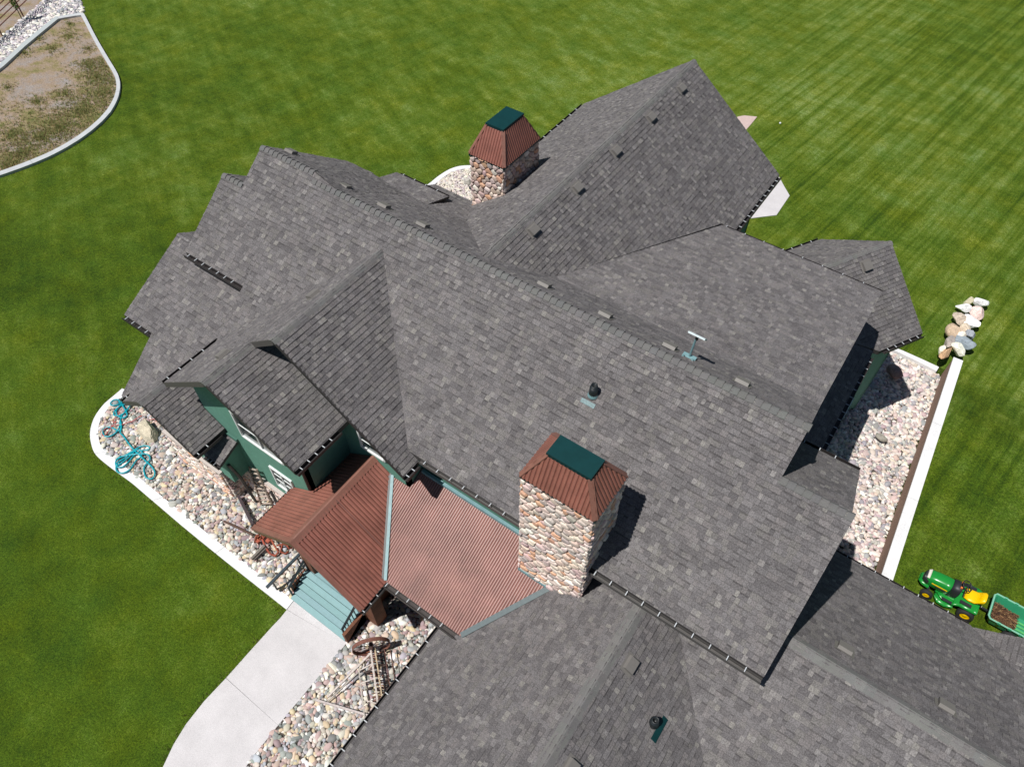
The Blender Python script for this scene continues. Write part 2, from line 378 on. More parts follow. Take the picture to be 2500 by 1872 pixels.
def ground_patch(name, poly, dz, m, res=0.6, kind='structure'):
    """a sheet that follows the ground inside poly"""
    xs = [p[0] for p in poly]; ys = [p[1] for p in poly]; b = MB()
    for x in np.arange(min(xs), max(xs), res):
        q1 = clip(clip(poly, 1, 0, x + res), -1, 0, -x)
        if len(q1) < 3: continue
        for y in np.arange(min(ys), max(ys), res):
            q = clip(clip(q1, 0, 1, y + res), 0, -1, -y)
            if len(q) >= 3 and area(q) > 1e-5: b.add([(p[0], p[1], gz(*p) + dz) for p in q], [tuple(range(len(q)))])
    return b.build(name, m, kind=kind)
def dirt_material():
    m = bpy.data.materials.new('dry_soil'); m.use_nodes = True; n, l = m.node_tree.nodes, m.node_tree.links
    b = n['Principled BSDF']; b.inputs['Roughness'].default_value = 1.0; g = n.new('ShaderNodeNewGeometry')
    z = n.new('ShaderNodeTexNoise'); z.inputs['Scale'].default_value = 0.55; z.inputs['Detail'].default_value = 8; z.inputs['Roughness'].default_value = 0.72; l.new(g.outputs['Position'], z.inputs['Vector'])
    cr = n.new('ShaderNodeValToRGB'); l.new(z.outputs[0], cr.inputs[0]); e = cr.color_ramp.elements
    e[0].position = 0.33; e[0].color = (0.115, 0.13, 0.035, 1); e[1].position = 0.72; e[1].color = (0.36, 0.35, 0.345, 1)
    for p, c in ((0.42, (0.23, 0.19, 0.085, 1)), (0.50, (0.30, 0.225, 0.16, 1)), (0.60, (0.29, 0.25, 0.22, 1))): q = e.new(p); q.color = c
    z2 = n.new('ShaderNodeTexNoise'); z2.inputs['Scale'].default_value = 16; z2.inputs['Detail'].default_value = 5; l.new(g.outputs['Position'], z2.inputs['Vector'])
    mr = n.new('ShaderNodeMapRange'); mr.inputs[1].default_value = .3; mr.inputs[2].default_value = .7; mr.inputs[3].default_value = .65; mr.inputs[4].default_value = 1.35; l.new(z2.outputs[0], mr.inputs[0])
    vm = n.new('ShaderNodeVectorMath'); vm.operation = 'SCALE'; l.new(cr.outputs[0], vm.inputs[0]); l.new(mr.outputs[0], vm.inputs['Scale']); l.new(vm.outputs[0], b.inputs['Base Color'])
    bp = n.new('ShaderNodeBump'); bp.inputs['Strength'].default_value = .6; bp.inputs['Distance'].default_value = .04; l.new(z2.outputs[0], bp.inputs['Height']); l.new(bp.outputs[0], b.inputs['Normal'])
    return m
M_DIRT = dirt_material()
M_SOIL = mat('bed_soil', (0.075, 0.062, 0.052), rough=1.0, var=0.3)
BED_TL = TI + Gs([(-60, 224), (14, 166), (64, 119), (113, 78), (142, 54)])
ground_patch('soil', BED_TL, 0.012, M_DIRT)
COB_TL = Gs([(137, 47), (107, 71), (58, 111), (8, 158), (-60, 215), (-60, 150), (0, 98), (14, 86), (60, 44), (108, 0), (130, -30), (200, -30), (196, 0), (206, 25), (203, 34)])
ground_patch('soil', Gs([(108, 0), (60, 46), (0, 99), (-60, 155), (-200, 200), (-200, -260), (150, -260), (130, -30)]), 0.010, M_DIRT, res=1.5)

# ------------------------------------------------------------------ cobbles
PEBC = [(0.42, 0.38, 0.32), (0.30, 0.29, 0.27), (0.36, 0.27, 0.24), (0.22, 0.235, 0.22), (0.50, 0.46, 0.40), (0.27, 0.20, 0.205), (0.46, 0.38, 0.26), (0.18, 0.185, 0.18), (0.60, 0.57, 0.53), (0.33, 0.33, 0.35), (0.40, 0.31, 0.27)]
def ico(sub):
    t = (1 + 5 ** .5) / 2
    v = [(-1, t, 0), (1, t, 0), (-1, -t, 0), (1, -t, 0), (0, -1, t), (0, 1, t), (0, -1, -t), (0, 1, -t), (t, 0, -1), (t, 0, 1), (-t, 0, -1), (-t, 0, 1)]
    v = [Vector(p).normalized() for p in v]
    f = [(0, 11, 5), (0, 5, 1), (0, 1, 7), (0, 7, 10), (0, 10, 11), (1, 5, 9), (5, 11, 4), (11, 10, 2), (10, 7, 6), (7, 1, 8), (3, 9, 4), (3, 4, 2), (3, 2, 6), (3, 6, 8), (3, 8, 9), (4, 9, 5), (2, 4, 11), (6, 2, 10), (8, 6, 7), (9, 8, 1)]
    for _ in range(sub):
        c = {}; nf = []
        def mid(a, b):
            k = (min(a, b), max(a, b))
            if k not in c: v.append((v[a] + v[b]).normalized()); c[k] = len(v) - 1
            return c[k]
        for a, b, d in f:
            x, y, z = mid(a, b), mid(b, d), mid(d, a); nf += [(a, x, z), (b, y, x), (d, z, y), (x, y, z)]
        f = nf
    return np.array([tuple(p) for p in v]), f
IV, IF = ico(1)
IV2, IF2 = ico(2)
IV3, IF3 = ico(3)
IVm = IV.copy()
PEBV = []
for i in range(14):
    r = np.random.default_rng(i); q = IVm.copy()
    for _ in range(4):
        d = r.normal(size=3); d /= np.linalg.norm(d); a = r.uniform(0.62, 0.9); k = q @ d; q -= np.outer(np.maximum(k - a, 0), d) * 0.85
    PEBV.append(q)
PEBM = []
for i, q in enumerate(PEBV):
    me = bpy.data.meshes.new('river_stone'); me.from_pydata([tuple(p * S) for p in q], [], IF); me.polygons.foreach_set('use_smooth', [True] * len(me.polygons)); me.materials.append(M_PEBO); PEBM.append(me)
IFa = np.array(IF)
def pebble_bed(label_bed, poly, zf, size, singles, colors, bright=1.0, pitch=0.80):
    root = bpy.data.objects.new('gravel_bed', None); col.objects.link(root); root['kind'] = 'structure'; ROOTLOC[root.name] = (0, 0, 0)
    root['label'] = label_bed
    xs = [p[0] for p in poly]; ys = [p[1] for p in poly]; st = size * pitch; items = []
    for layer in range(2):
        for x in np.arange(min(xs), max(xs), st):
            for y in np.arange(min(ys), max(ys), st):
                px, py = x + random.uniform(0, st) + layer * st * .5, y + random.uniform(0, st)
                if not inside(poly, px, py): continue
                z = zf(px, py)
                if not in_frame((px, py, z), 40): continue
                k = random.lognormvariate(0, 0.30) * size * 0.5
                k = min(k, size * 1.05)
                if layer == 0: k *= 0.85
                items.append((px, py, z + 0.015 + layer * size * 0.20, k, layer))
    top = sorted([i for i in items if i[4] == 1], key=lambda i: camdist(i[:3]) / i[3])[:singles]
    ts = set(id(i) for i in top)
    def pose(k):
        rz = random.uniform(0, 6.283); e = Matrix.Rotation(rz, 3, 'Z') @ Matrix.Rotation(random.uniform(-.35, .35), 3, 'X') @ Matrix.Rotation(random.uniform(-.35, .35), 3, 'Y')
        return e, (k * random.uniform(1.0, 1.45), k * random.uniform(.75, 1.0), k * random.uniform(.5, .75))
    for it in top:
        e, s3 = pose(it[3]); o = bpy.data.objects.new('river_stone', random.choice(PEBM)); col.objects.link(o); o.parent = root
        o.location = W(it[:3]); o.rotation_euler = e.to_euler(); o.scale = s3; c = jit(random.choice(colors), .15); o.color = (min(.8, c[0] * bright), min(.8, c[1] * bright), min(.8, c[2] * bright), 1)
    rest = [i for i in items if id(i) not in ts]
    if rest:
        V = np.empty((len(rest), len(IVm), 3), np.float32); C_ = np.empty((len(rest), 3), np.float32)
        for j, it in enumerate(rest):
            e, s3 = pose(it[3]); A = np.array(e) @ np.diag(s3); V[j] = (PEBV[random.randrange(14)] @ A.T + np.array(it[:3]) + np.array([0, 0, GZ])) * S
            c = jit(random.choice(colors), .15); C_[j] = [min(.8, q * bright) for q in c]
        n = len(rest); nv = len(IVm); nf = len(IFa)
        me = bpy.data.meshes.new('river_stones'); me.vertices.add(n * nv); me.vertices.foreach_set('co', V.ravel())
        fi = (IFa[None] + (np.arange(n) * nv)[:, None, None]).ravel().astype(np.int32)
        me.loops.add(n * nf * 3); me.loops.foreach_set('vertex_index', fi); me.polygons.add(n * nf)
        me.polygons.foreach_set('loop_start', np.arange(0, n * nf * 3, 3, dtype=np.int32))
        me.update(calc_edges=True); me.polygons.foreach_set('use_smooth', [True] * (n * nf))
        at = me.color_attributes.new('Col', 'FLOAT_COLOR', 'POINT'); cc = np.ones((n * nv, 4), np.float32); cc[:, :3] = np.repeat(C_, nv, axis=0); at.data.foreach_set('color', cc.ravel())
        me.materials.append(M_PEB); o = bpy.data.objects.new('river_stones', me); col.objects.link(o); o.parent = root; o['kind'] = 'stuff'
    base = MB()
    for x in np.arange(min(xs), max(xs), .5):
        q1 = clip(clip(poly, 1, 0, x + .5), -1, 0, -x)
        if len(q1) < 3: continue
        for y in np.arange(min(ys), max(ys), .5):
            q = clip(clip(q1, 0, 1, y + .5), 0, -1, -y)
            if len(q) >= 3 and area(q) > 1e-5: base.add([(p[0], p[1], zf(*p) + 0.012) for p in q], [tuple(range(len(q)))])
    base.build('bed_base', M_SOIL, root)
    return len(items)
BED_L = KI + [(-9.3, 2.98), (-9.3, 4.9), (-13.0, 4.9), (-15.6, 4.7)]
BED_R = [WRp[0]] + [(p[0], p[1]) for p in WRp[1:]] + [(-4.4, 0.2), (-4.4, 5.0), (-7.25, 5.0), (-7.25, 3.2)]
pa, pb = p_s + perp * -0.01 - dy * 0, p_e + perp * -0.01
pitlow = -21.4
q0 = np.array([p_s[0], p_s[1]]) - perp * 0; lk = Gl_(li)
BED_P = [(0.5, 10.8), (xw(10.8), 10.8), (xw(15), 15), (xw(20), 20), (xw(21.3), lk[-1][1])] + [lk[2], lk[1], lk[0]] + [(0.9, lk[0][1] + 0.2), (0.5, 17.0)]
BED_N = Gs([(1040, 467), (1052, 459), (1078, 439), (1101, 423), (1124, 416), (1140, 414), (1165, 413), (1240, 420), (1240, 540), (1100, 540)])
n1 = pebble_bed('cobble bed along the front of the house', BED_L, gz, 0.115, 300, PEBC, 1.30)
n2 = pebble_bed('cobble bed between the concrete walk and the garage', BED_R, gz, 0.115, 300, PEBC, 1.32)
PPC = [(0.54, 0.46, 0.42), (0.58, 0.53, 0.48), (0.40, 0.31, 0.31), (0.34, 0.33, 0.31), (0.62, 0.58, 0.53), (0.48, 0.40, 0.34), (0.27, 0.26, 0.27)]
n3 = pebble_bed('sunken stone strip beside the retaining wall', BED_P, lambda x, y: PITZ - .02, 0.135, 300, PPC, 1.22)
n4 = pebble_bed('small cobble nook by the rear chimney', BED_N, gz, 0.11, 150, [(0.62, 0.58, 0.50), (0.5, 0.46, 0.42), (0.56, 0.5, 0.42), (0.42, 0.36, 0.36)], 1.15)
n5 = pebble_bed('white cobble strip in the top left corner', COB_TL, gz, 0.165, 300, [(0.66, 0.62, 0.58), (0.5, 0.46, 0.46), (0.38, 0.35, 0.37), (0.7, 0.66, 0.58), (0.28, 0.29, 0.3)], 1.1)
print('pebbles', n1, n2, n3, n4, n5)

# ------------------------------------------------------------------ tufts of weeds and grass fringe
def tufts(name, pts, hgt, spread, cols, m, nb=7, wid=0.012):
    """pts: list of (x,y,z)"""
    b = MB()
    for (x, y, z) in pts:
        for _ in range(nb):
            a = random.uniform(0, 6.283); h = hgt * random.uniform(.5, 1.2); r = spread * random.random(); bx, by = x + math.cos(a) * r, y + math.sin(a) * r
            a2 = random.uniform(0, 6.283); lx, ly = math.cos(a2) * h * .55, math.sin(a2) * h * .55; wx, wy = -math.sin(a2) * wid, math.cos(a2) * wid
            b.add([(bx - wx, by - wy, z), (bx + wx, by + wy, z), (bx + lx, by + ly, z + h)], [(0, 1, 2)], jit(random.choice(cols), .2))
    return b.build(name, m, kind='stuff')
M_TUFT = mat('weed_blades', src='attr', rough=0.9, var=0.1, spec=0.1)
pts = []
ctr = [(250, 230, 34), (200, 270, 36), (150, 310, 40), (100, 335, 34), (55, 375, 30), (20, 400, 25), (235, 190, 26), (215, 160, 18), (95, 95, 16), (60, 130, 18), (170, 90, 22), (130, 120, 18), (20, 215, 14), (30, 330, 26), (90, 250, 16), (160, 230, 18), (215, 120, 16), (170, 60, 14)]
for (cx, cy, r) in ctr:
    for _ in range(int(r * r * 0.5)):
        a = random.uniform(0, 6.283); q = r * abs(random.gauss(0, .75)); g_ = G(cx + q * math.cos(a) * 1.3, cy + q * math.sin(a) * .8)
        if inside(BED_TL, *g_): pts.append((g_[0], g_[1], gz(*g_)))
for _ in range(5200):
    k_ = random.randrange(4, 66); a_, b2 = np.array(TI[k_]), np.array(TI[k_ + 1]); d_ = b2 - a_; nn_ = np.array([-d_[1], d_[0]]) / (np.linalg.norm(d_) + 1e-6)
    u_ = abs(random.gauss(0, 1)) * (0.9 + 1.3 * (k_ > 34)) + .05; p_ = a_ + d_ * random.random() - nn_ * u_
    if k_ > 22 and inside(BED_TL, *p_) : pts.append((p_[0], p_[1], gz(*p_)))
tufts('weeds', pts, 0.11, 0.08, [(0.20, 0.24, 0.08), (0.26, 0.26, 0.10), (0.16, 0.22, 0.06), (0.36, 0.32, 0.15), (0.33, 0.23, 0.11)], M_TUFT, nb=4, wid=0.014)
fr = []
def fringe(path, off, dens=26, w=0.16):
    for (a, b_) in zip(path[:-1], path[1:]):
        d = np.array(b_) - np.array(a); L = np.linalg.norm(d)
        if L < 1e-6: continue
        nn = np.array([-d[1], d[0]]) / L
        for _ in range(max(1, int(L * dens))):
            p = np.array(a) + d * random.random() + nn * off * random.uniform(-0.15, 1) * w * random.uniform(.2, 1.6); fr.append((p[0], p[1], gz(*p)))
fringe(KO, -1); fringe(WLp, -1); fringe(TO, 1, 12); fringe(resample(Gs(ro), 20), 1)
tufts('grass_fringe', fr, 0.055, 0.05, [(0.09, 0.14, 0.02), (0.15, 0.17, 0.04), (0.07, 0.12, 0.012), (0.20, 0.19, 0.07)], M_TUFT, nb=6, wid=0.007)

# patios beyond the rear wing
def flat_slab(px, name, m, parent, h=0.03):
    P = Gs(px); b = MB(); b.prism([(p[0], p[1], gz(*p) + h) for p in P], 0.12); return b.build(name, m, parent)
flat_slab([(1780, 300), (1802, 286), (1817, 283.5), (1848, 286.5), (1833, 305), (1823, 316), (1790, 345)], 'paving_slab', mat('pink_pavers', (0.52, 0.40, 0.37), rough=.85, var=.12, scale=9), pv)
a1 = [(1901, 432), (1914, 456), (1927.5, 479), (1868, 470)]; a2 = [(1868, 470), (1927.5, 479), (1911, 503), (1895.5, 526.5), (1860, 505)]; a3 = [(1901, 432), (1868, 470), (1860, 505), (1895.5, 526.5), (1858, 531), (1820, 536), (1840, 470)]
flat_slab(a1, 'paving_slab', M_CONC, pv); flat_slab(a2, 'paving_slab', M_CONC, pv, 0.033); flat_slab(a3, 'paving_slab', M_CONC, pv, 0.036)
gp = G(1904, 303); b = MB(); b.add([tuple(np.array(p) * 0.05 + np.array([gp[0], gp[1], gz(*gp) + .05])) for p in IV2], IF2)
o = b.build('ball', M_WHITE, smooth=True); tag(o, 'tiny white ball lying on the lawn beyond the pink paving', 'ball')

# ================================================================== HOUSE
house = thing('house', 'large green house with many steep gabled grey shingle roofs and two stone chimneys', 'house', (-6, 8, -19.9))
TABS = []; CAPS = []
def add_shingles(P3, e=0.125, tone=1.0, ofs=0.0):
    O, u, v, n, st = frame(P3)
    sh = O.dot(v) % e; O = O - v * sh; st = [(p[0], p[1] + sh) for p in st]; tone = 1.0
    smin, smax = min(p[0] for p in st), max(p[0] for p in st); tmax = max(p[1] for p in st)
    rows = int(math.ceil(tmax / e))
    for r in range(rows):
        t0, t1 = r * e, (r + 1) * e
        strip_ = clip(clip(st, 0, 1, t1), 0, -1, -t0)
        if len(strip_) < 3: continue
        a, b_ = min(p[0] for p in strip_), max(p[0] for p in strip_)
        s0 = a - random.uniform(0, 0.2); prev = 0
        while s0 < b_:
            wdt = random.choice((0.08, 0.09, 0.10, 0.12, 0.15, 0.18, 0.21)); s1 = s0 + wdt
            q = clip(clip(strip_, 1, 0, s1 - 0.0015), -1, 0, -(s0 + 0.0015))
            if len(q) >= 3 and area(q) > 2e-4:
                x = random.random(); hi = random.random() < 0.62
                c = random.choice(SH_TONES) if x < 0.56 else (random.choice(SH_LIGHT) if (x < 0.84 and hi and wdt < .13) else (random.choice(SH_DARK) if x < 0.96 else random.choice(SH_TONES)))
                k = (1 + random.uniform(-.08, .08)) * tone; c = (c[0] * k * .950, c[1] * k * .962, c[2] * k * .930)
                h = 0.017 if hi else 0.009
                P = [O + u * p[0] + v * p[1] + n * (0.003 + h * (1 - (p[1] - t0) / e)) for p in q]
                m_ = len(P); fs = [tuple(range(m_))]; cs = [c]
                vs = list(P)
                if m_ == 4:      # darker granule band at the head of a course, deep in the gaps
                    deep = (not hi) and random.random() < 0.6; tq = t0 + e * (0.72 if deep else 0.90)
                    qa, qb = clip(q, 0, 1, tq), clip(q, 0, -1, -tq)
                    if len(qa) >= 3 and len(qb) >= 3:
                        vs = [O + u * p[0] + v * p[1] + n * (0.003 + h * (1 - (p[1] - t0) / e)) for p in qa + qb]
                        fs = [tuple(range(len(qa))), tuple(range(len(qa), len(qa) + len(qb)))]; cs = [c, tuple(z_ * (0.64 if deep else 0.74) for z_ in c)]
                for i in range(m_):
                    p, p2 = q[i], q[(i + 1) % m_]
                    if abs(p[1] - t0) < 1e-5 and abs(p2[1] - t0) < 1e-5 and abs(p[0] - p2[0]) > 1e-4:
                        o_ = len(vs); A, B_ = P[i], P[(i + 1) % m_]
                        vs += [A, B_, B_ - n * (h + 0.002), A - n * (h + 0.002)]; fs.append((o_, o_ + 1, o_ + 2, o_ + 3)); cs.append(tuple(z_ * .8 for z_ in c))
                ctr = P[0]
                TABS.append((vs, fs, cs, ctr, len(TABS)))
            s0 = s1
def roof(P3, label=None, thick=0.16, e=0.125, tone=1.0):
    o = MB().prism([(p[0], p[1], p[2]) for p in (P3 if ccw(P3) else P3[::-1])], thick).build('roof', M_DECK, house, label=label)
    add_shingles(P3, e, tone); return o
def ccw(P): return sum(P[i][0] * P[(i + 1) % len(P)][1] - P[(i + 1) % len(P)][0] * P[i][1] for i in range(len(P))) > 0
def onp(f, xy): return [(x, y, f(x, y)) for x, y in xy]
PT = 0.75
zMF = lambda x, y: -11.6 + PT * (y - 9.89)
zMB = lambda x, y: -11.6 - PT * (y - 9.89)
zSH = lambda x, y: -12.9575 - 0.2545 * (y - 11.70)
zGR = lambda x, y: -12.0 - PT * (x + 8.17)
zGL = lambda x, y: -12.0 + PT * (x + 8.17)
zD1R = lambda x, y: -12.05 - PT * (x + 10.37)
zD1L = lambda x, y: -12.05 + PT * (x + 10.37)
zD2R = lambda x, y: -12.77 - 0.66 * (x + 11.33)
zD3R = lambda x, y: -15.1 - PT * (x + 14.2)
zD3L = lambda x, y: -15.1 + PT * (x + 14.2)
zL3 = lambda x, y: -15.03 + 0.515 * (y - 5.32)
zWL = lambda x, y: -14.63 + PT * (x + 1.07)
zWR = lambda x, y: -14.63 - PT * (x + 1.07)
zQF = lambda x, y: -14.63 + PT * (y - 7.32)
zQB = lambda x, y: -14.63 - PT * (y - 7.32)
zX = lambda x, y: -18.2 + PT * (x - 5.6)
zWB = lambda x, y: -12.2825 - PT * (y - 8.98)
zAR = lambda x, y: -17.2 + 0.5 * (0.67 - x)
roof(onp(zMF, [(-7.27, 6.19), (1.53, 6.19), (1.53, 8.98), (0.08, 8.98), (0.08, 9.89), (-10.37, 9.89), (-10.37, 9.29)]), 'broad front roof slope')
roof(onp(zMF, [(-13.69, 5.93), (-13.6, 6.06), (-10.37, 9.29), (-10.37, 9.89), (-13.69, 9.89)]))
roof(onp(zMF, [(-13.69, 9.89), (-12.3, 9.89), (-13.25, 10.04), (-15.19, 10.04), (-15.19, 9.14), (-15.97, 9.14), (-15.97, 7.25), (-13.69, 7.25)]))
roof(onp(zMF, [(-15.80, 3.77), (-15.65, 3.77), (-13.69, 5.93), (-13.69, 5.32 + .001), (-15.80, 5.32)][:3] + [(-13.69, 5.32), (-15.80, 5.32)]) if False else onp(zMF, [(-15.80, 3.77), (-15.58, 3.77), (-13.98, 5.32), (-15.80, 5.32)]))
roof(onp(zL3, [(-17.0, 5.32), (-13.69, 5.32), (-13.69, 7.5), (-15.9, 7.5), (-15.9, 7.74), (-17.0, 7.74)]))
roof(onp(lambda x, y: -13.784 - 0.57 * (y - 7.74), [(-17.0, 7.74), (-15.9, 7.74), (-15.9, 9.6), (-17.0, 9.6)]))
roof(onp(lambda x, y: -12.1625 - PT * (y - 9.14), [(-15.97, 9.14), (-15.1, 9.14), (-15.1, 11.4), (-15.97, 11.4)]))
zLB = lambda x, y: -11.4875 - PT * (y - 10.04)
roof(onp(zLB, [(-15.19, 10.04), (-13.25, 10.04), (-14.2, 12.8), (-15.19, 12.8)]))
roof([(-13.25, 10.04, zLB(0, 10.04)), (-12.3, 9.90, -11.605), (-12.9, 12.8, zMB(0, 12.8) + .012)], thick=.05)
roof([(-13.25, 10.04, zLB(0, 10.04)), (-12.9, 12.8, zMB(0, 12.8) + .012), (-14.2, 12.8, zLB(0, 12.8))], thick=.05)
roof(onp(zMB, [(-14.2, 9.9), (-8.17, 9.89), (-8.17, 10.42), (-10.65, 12.9), (-14.2, 12.9)]), 'rear roof slope')
zCN = lambda x, y: zMB(x, 12.9) - 0.54 * (y - 12.9)
roof(onp(zCN, [(-13.45, 12.9), (-10.65, 12.9), (-11.5, 14.1), (-12.0, 14.78), (-13.45, 14.78)]), thick=.1)
zUB = lambda x, y: zMB(x, 12.9) + .015 - 0.34 * (y - 12.9)
roof(onp(zUB, [(-14.2, 12.88), (-12.1, 12.88), (-12.1, 13.85), (-14.2, 13.85)]), thick=0.06)
roof(onp(zMB, [(-8.17, 10.42), (-8.17, 9.89), (0.08, 9.89), (0.07, 11.70), (-6.89, 11.70)]))
roof(onp(zSH, [(-6.89, 11.70), (0.07, 11.70), (0.05, 17.95), (-4.85, 17.95)]), 'low-pitched rear roof slope')
roof(onp(zGR, [(-8.17, 10.42), (-6.89, 11.70), (-4.85, 17.95), (-4.47, 17.95), (-4.47, 21.65), (-8.17, 21.65)]), 'right slope of the long rear gable', tone=0.94)
roof(onp(zGL, [(-8.17, 10.42), (-8.17, 21.65), (-12.0, 21.65), (-12.0, 14.25)]), 'left slope of the long rear gable')
roof(onp(zD1R, [(-10.37, 5.66), (-6.99, 5.66), (-6.99, 6.19), (-7.27, 6.19), (-10.37, 9.29)]), 'shaded right slope of the tall front gable', tone=0.92)
roof(onp(zD1L, [(-10.37, 9.29), (-10.37, 5.66), (-11.33, 5.66), (-11.33, 4.24), (-13.6, 4.24), (-13.6, 6.06)]))
roof(onp(zD2R, [(-11.33, 4.24), (-8.97, 4.24), (-8.97, 6.05), (-11.33, 6.05)]), tone=0.92)
roof(onp(zD3L, [(-14.2, 3.64), (-14.2, 5.22), (-15.47, 3.95), (-15.47, 3.64)]))
roof(onp(zD3R, [(-14.2, 3.64), (-12.68, 3.64), (-12.68, 4.68), (-13.3, 4.68), (-13.7, 5.0), (-14.2, 5.22)]), tone=0.92)
roof(onp(zWL, [(-4.97, -3.0), (-1.07, -3.0), (-1.07, 6.5), (-2.85, 6.5), (-3.09, 5.95), (-4.26, 4.17), (-4.97, 4.17)]), 'left slope of the garage wing')
roof(onp(zWR, [(-1.07, -3.0), (9.25, -3.0), (-1.07, 7.32)]), 'right slope of the garage wing', tone=0.96)
roof(onp(zQF, [(-1.07, 7.32), (9.25, -3.0), (14, -3.0), (14, 7.32)]), 'garage roof slope at the bottom right')
roof(onp(zQB, [(0.5, 7.32), (10.3, 7.32), (5.62, 11.92), (0.5, 11.92)]), 'garage rear roof slope facing the tractor')
roof(onp(zX, [(5.62, 11.94), (10.3, 7.32), (14, 7.32), (14, 11.94)]))
roof(onp(zWB, [(0.0, 8.98), (1.47, 8.98), (1.47, 11.6), (0.0, 11.6)]))
roof(onp(zAR, [(-0.6, 11.9), (0.67, 11.9), (0.67, 18.6), (-0.6, 18.6)]), 'low side roof in the shade')
th = math.radians(60.5); tS = np.array([math.cos(th), math.sin(th)]); nS = np.array([math.sin(th), -math.cos(th)]); RS = np.array([-0.438, 21.33])
def sr(a, d): q = RS + tS * a + nS * d; return (float(q[0]), float(q[1]), -15.37 - PT * abs(d))
roof([sr(-4.5, 0), sr(0, 0), sr(0, 2.44), sr(-1.77, 2.44), sr(-3.3, 1.6), sr(-4.2, 0.6)], 'small angled roof wing at the right', tone=0.95)
roof([sr(-3.6, 0), sr(0, 0), sr(0, -2.44), sr(-3.2, -2.44)])
SBp = [(-13.02, 4.12, -17.05), (-12.42, 4.05, -17.05), (-12.30, 4.68, -16.52), (-13.2, 4.68, -16.52)]
roof([(-12.95, 3.95, -16.79), (-12.27, 3.95, -16.79), (-12.27, 4.66, -16.50), (-12.95, 4.66, -16.50)], 'tiny shingled roof over the bay', thick=0.10)

# shingles: the nearest ones singly, the rest joined
vis = [t for t in TABS if in_frame(tuple(t[3]), -10) and t[3].z > -19]
vis.sort(key=lambda t: camdist(tuple(t[3])))
near = set(t[4] for t in vis[:40])
wing = [t for t in vis if -4.9 < t[3].x < 1.5 and t[3].y < 9.9]
pick = vis[:300]; pset = set(t[4] for t in pick)
for t in pick:
    b = MB()
    for f, c in zip(t[1], t[2]): b.add([t[0][i] for i in f], [tuple(range(len(f)))], c)
    b.build('shingle', M_SH, house)
b = MB()
for t in TABS:
    if t[4] in pset: continue
    o_ = len(b.v); b.v.extend([tuple(p) for p in t[0]]); b.f.extend([tuple(i + o_ for i in f) for f in t[1]]); b.c.extend(t[2])
b.build('shingles', M_SH, house, kind='stuff')
print('tabs', len(TABS))

# ridge caps
def caps(p, q, pl, pr, hw=0.105, step=0.167, single=True, smooth_end=False, capc=CAPC, lift=0.038):
    """p->q along the ridge; pl/pr: drop per unit to the left/right (looking p->q)"""
    p, q = Vector(p), Vector(q); d = q - p; L = d.length; d.normalize(); side = d.cross(Vector((0, 0, 1))).normalized()
    n = int(round(L / step)); st = L / n
    if not single: capc = (0.162, 0.160, 0.154)
    for i in range(n):
        a, b_ = p + d * (i * st - 0.0), p + d * ((i + 1) * st + 0.008)
        c = jit(capc, .07); vs = []
        for (pt, h) in ((a, 0.012), (b_, lift)):
            vs += [pt - side * hw + Vector((0, 0, -pl * hw + h)), pt - side * 0.03 + Vector((0, 0, -pl * .02 + h)), pt + side * 0.03 + Vector((0, 0, -pr * .02 + h)), pt + side * hw + Vector((0, 0, -pr * hw + h))]
        fs = [(0, 1, 5, 4), (1, 2, 6, 5), (2, 3, 7, 6)]
        vs2 = [v_ - Vector((0, 0, lift + .004)) for v_ in vs[4:]]; o_ = 8
        fs += [(4, 5, o_ + 1, o_), (5, 6, o_ + 2, o_ + 1), (6, 7, o_ + 3, o_ + 2), (3, 7, o_ + 3), (0, 4, o_)]
        vs += vs2
        CAPS.append((vs, fs, c, camdist(tuple(a)), single))
caps((-13.2, 9.89, -11.6), (0.10, 9.89, -11.6), PT, PT)
caps((-15.21, 10.04, -11.4875), (-13.25, 10.04, -11.4875), PT, PT)
caps((-15.99, 9.14, -12.1625), (-15.19, 9.14, -12.1625), PT, PT)
caps((0.05, 8.98, -12.2825), (1.52, 8.98, -12.2825), PT, PT)
caps((-8.17, 10.5, -12.0), (-8.17, 21.67, -12.0), PT, PT, single=False, step=0.2, lift=.018)
caps((-10.37, 9.2, -12.05), (-10.37, 5.64, -12.05), PT, PT, single=False, step=.2, lift=.018)
caps((-11.33, 5.64, -12.77), (-11.33, 4.22, -12.77), 0.66, PT, single=False, step=.2, lift=.018)
caps((-14.2, 5.0, -15.1), (-14.2, 3.62, -15.1), PT, PT, single=False, step=.2, lift=.018)
caps((-1.07, 6.4, -14.63), (-1.07, -3.0, -14.63), PT, PT, single=False, step=.2, hw=.15, lift=.018)
caps((1.6, 7.32, -14.63), (13.9, 7.32, -14.63), PT, PT, single=False, step=.2, hw=.15, lift=.018)
s0, s1 = sr(-3.4, 0), sr(0.02, 0); caps(s0, s1, PT, PT, single=False, step=.2, lift=.018)
rest = MB(); cnt = 0
CAPS.sort(key=lambda c: c[3] + (0 if c[4] else 1000))
for c in CAPS:
    if c[4] and cnt < 150:
        MB().add(c[0], c[1], c[2]).build('ridge_cap', M_CAP, house); cnt += 1
    else:
        rest.add(c[0], c[1], c[2])
rest.build('ridge_caps', M_CAP, house, kind='stuff')

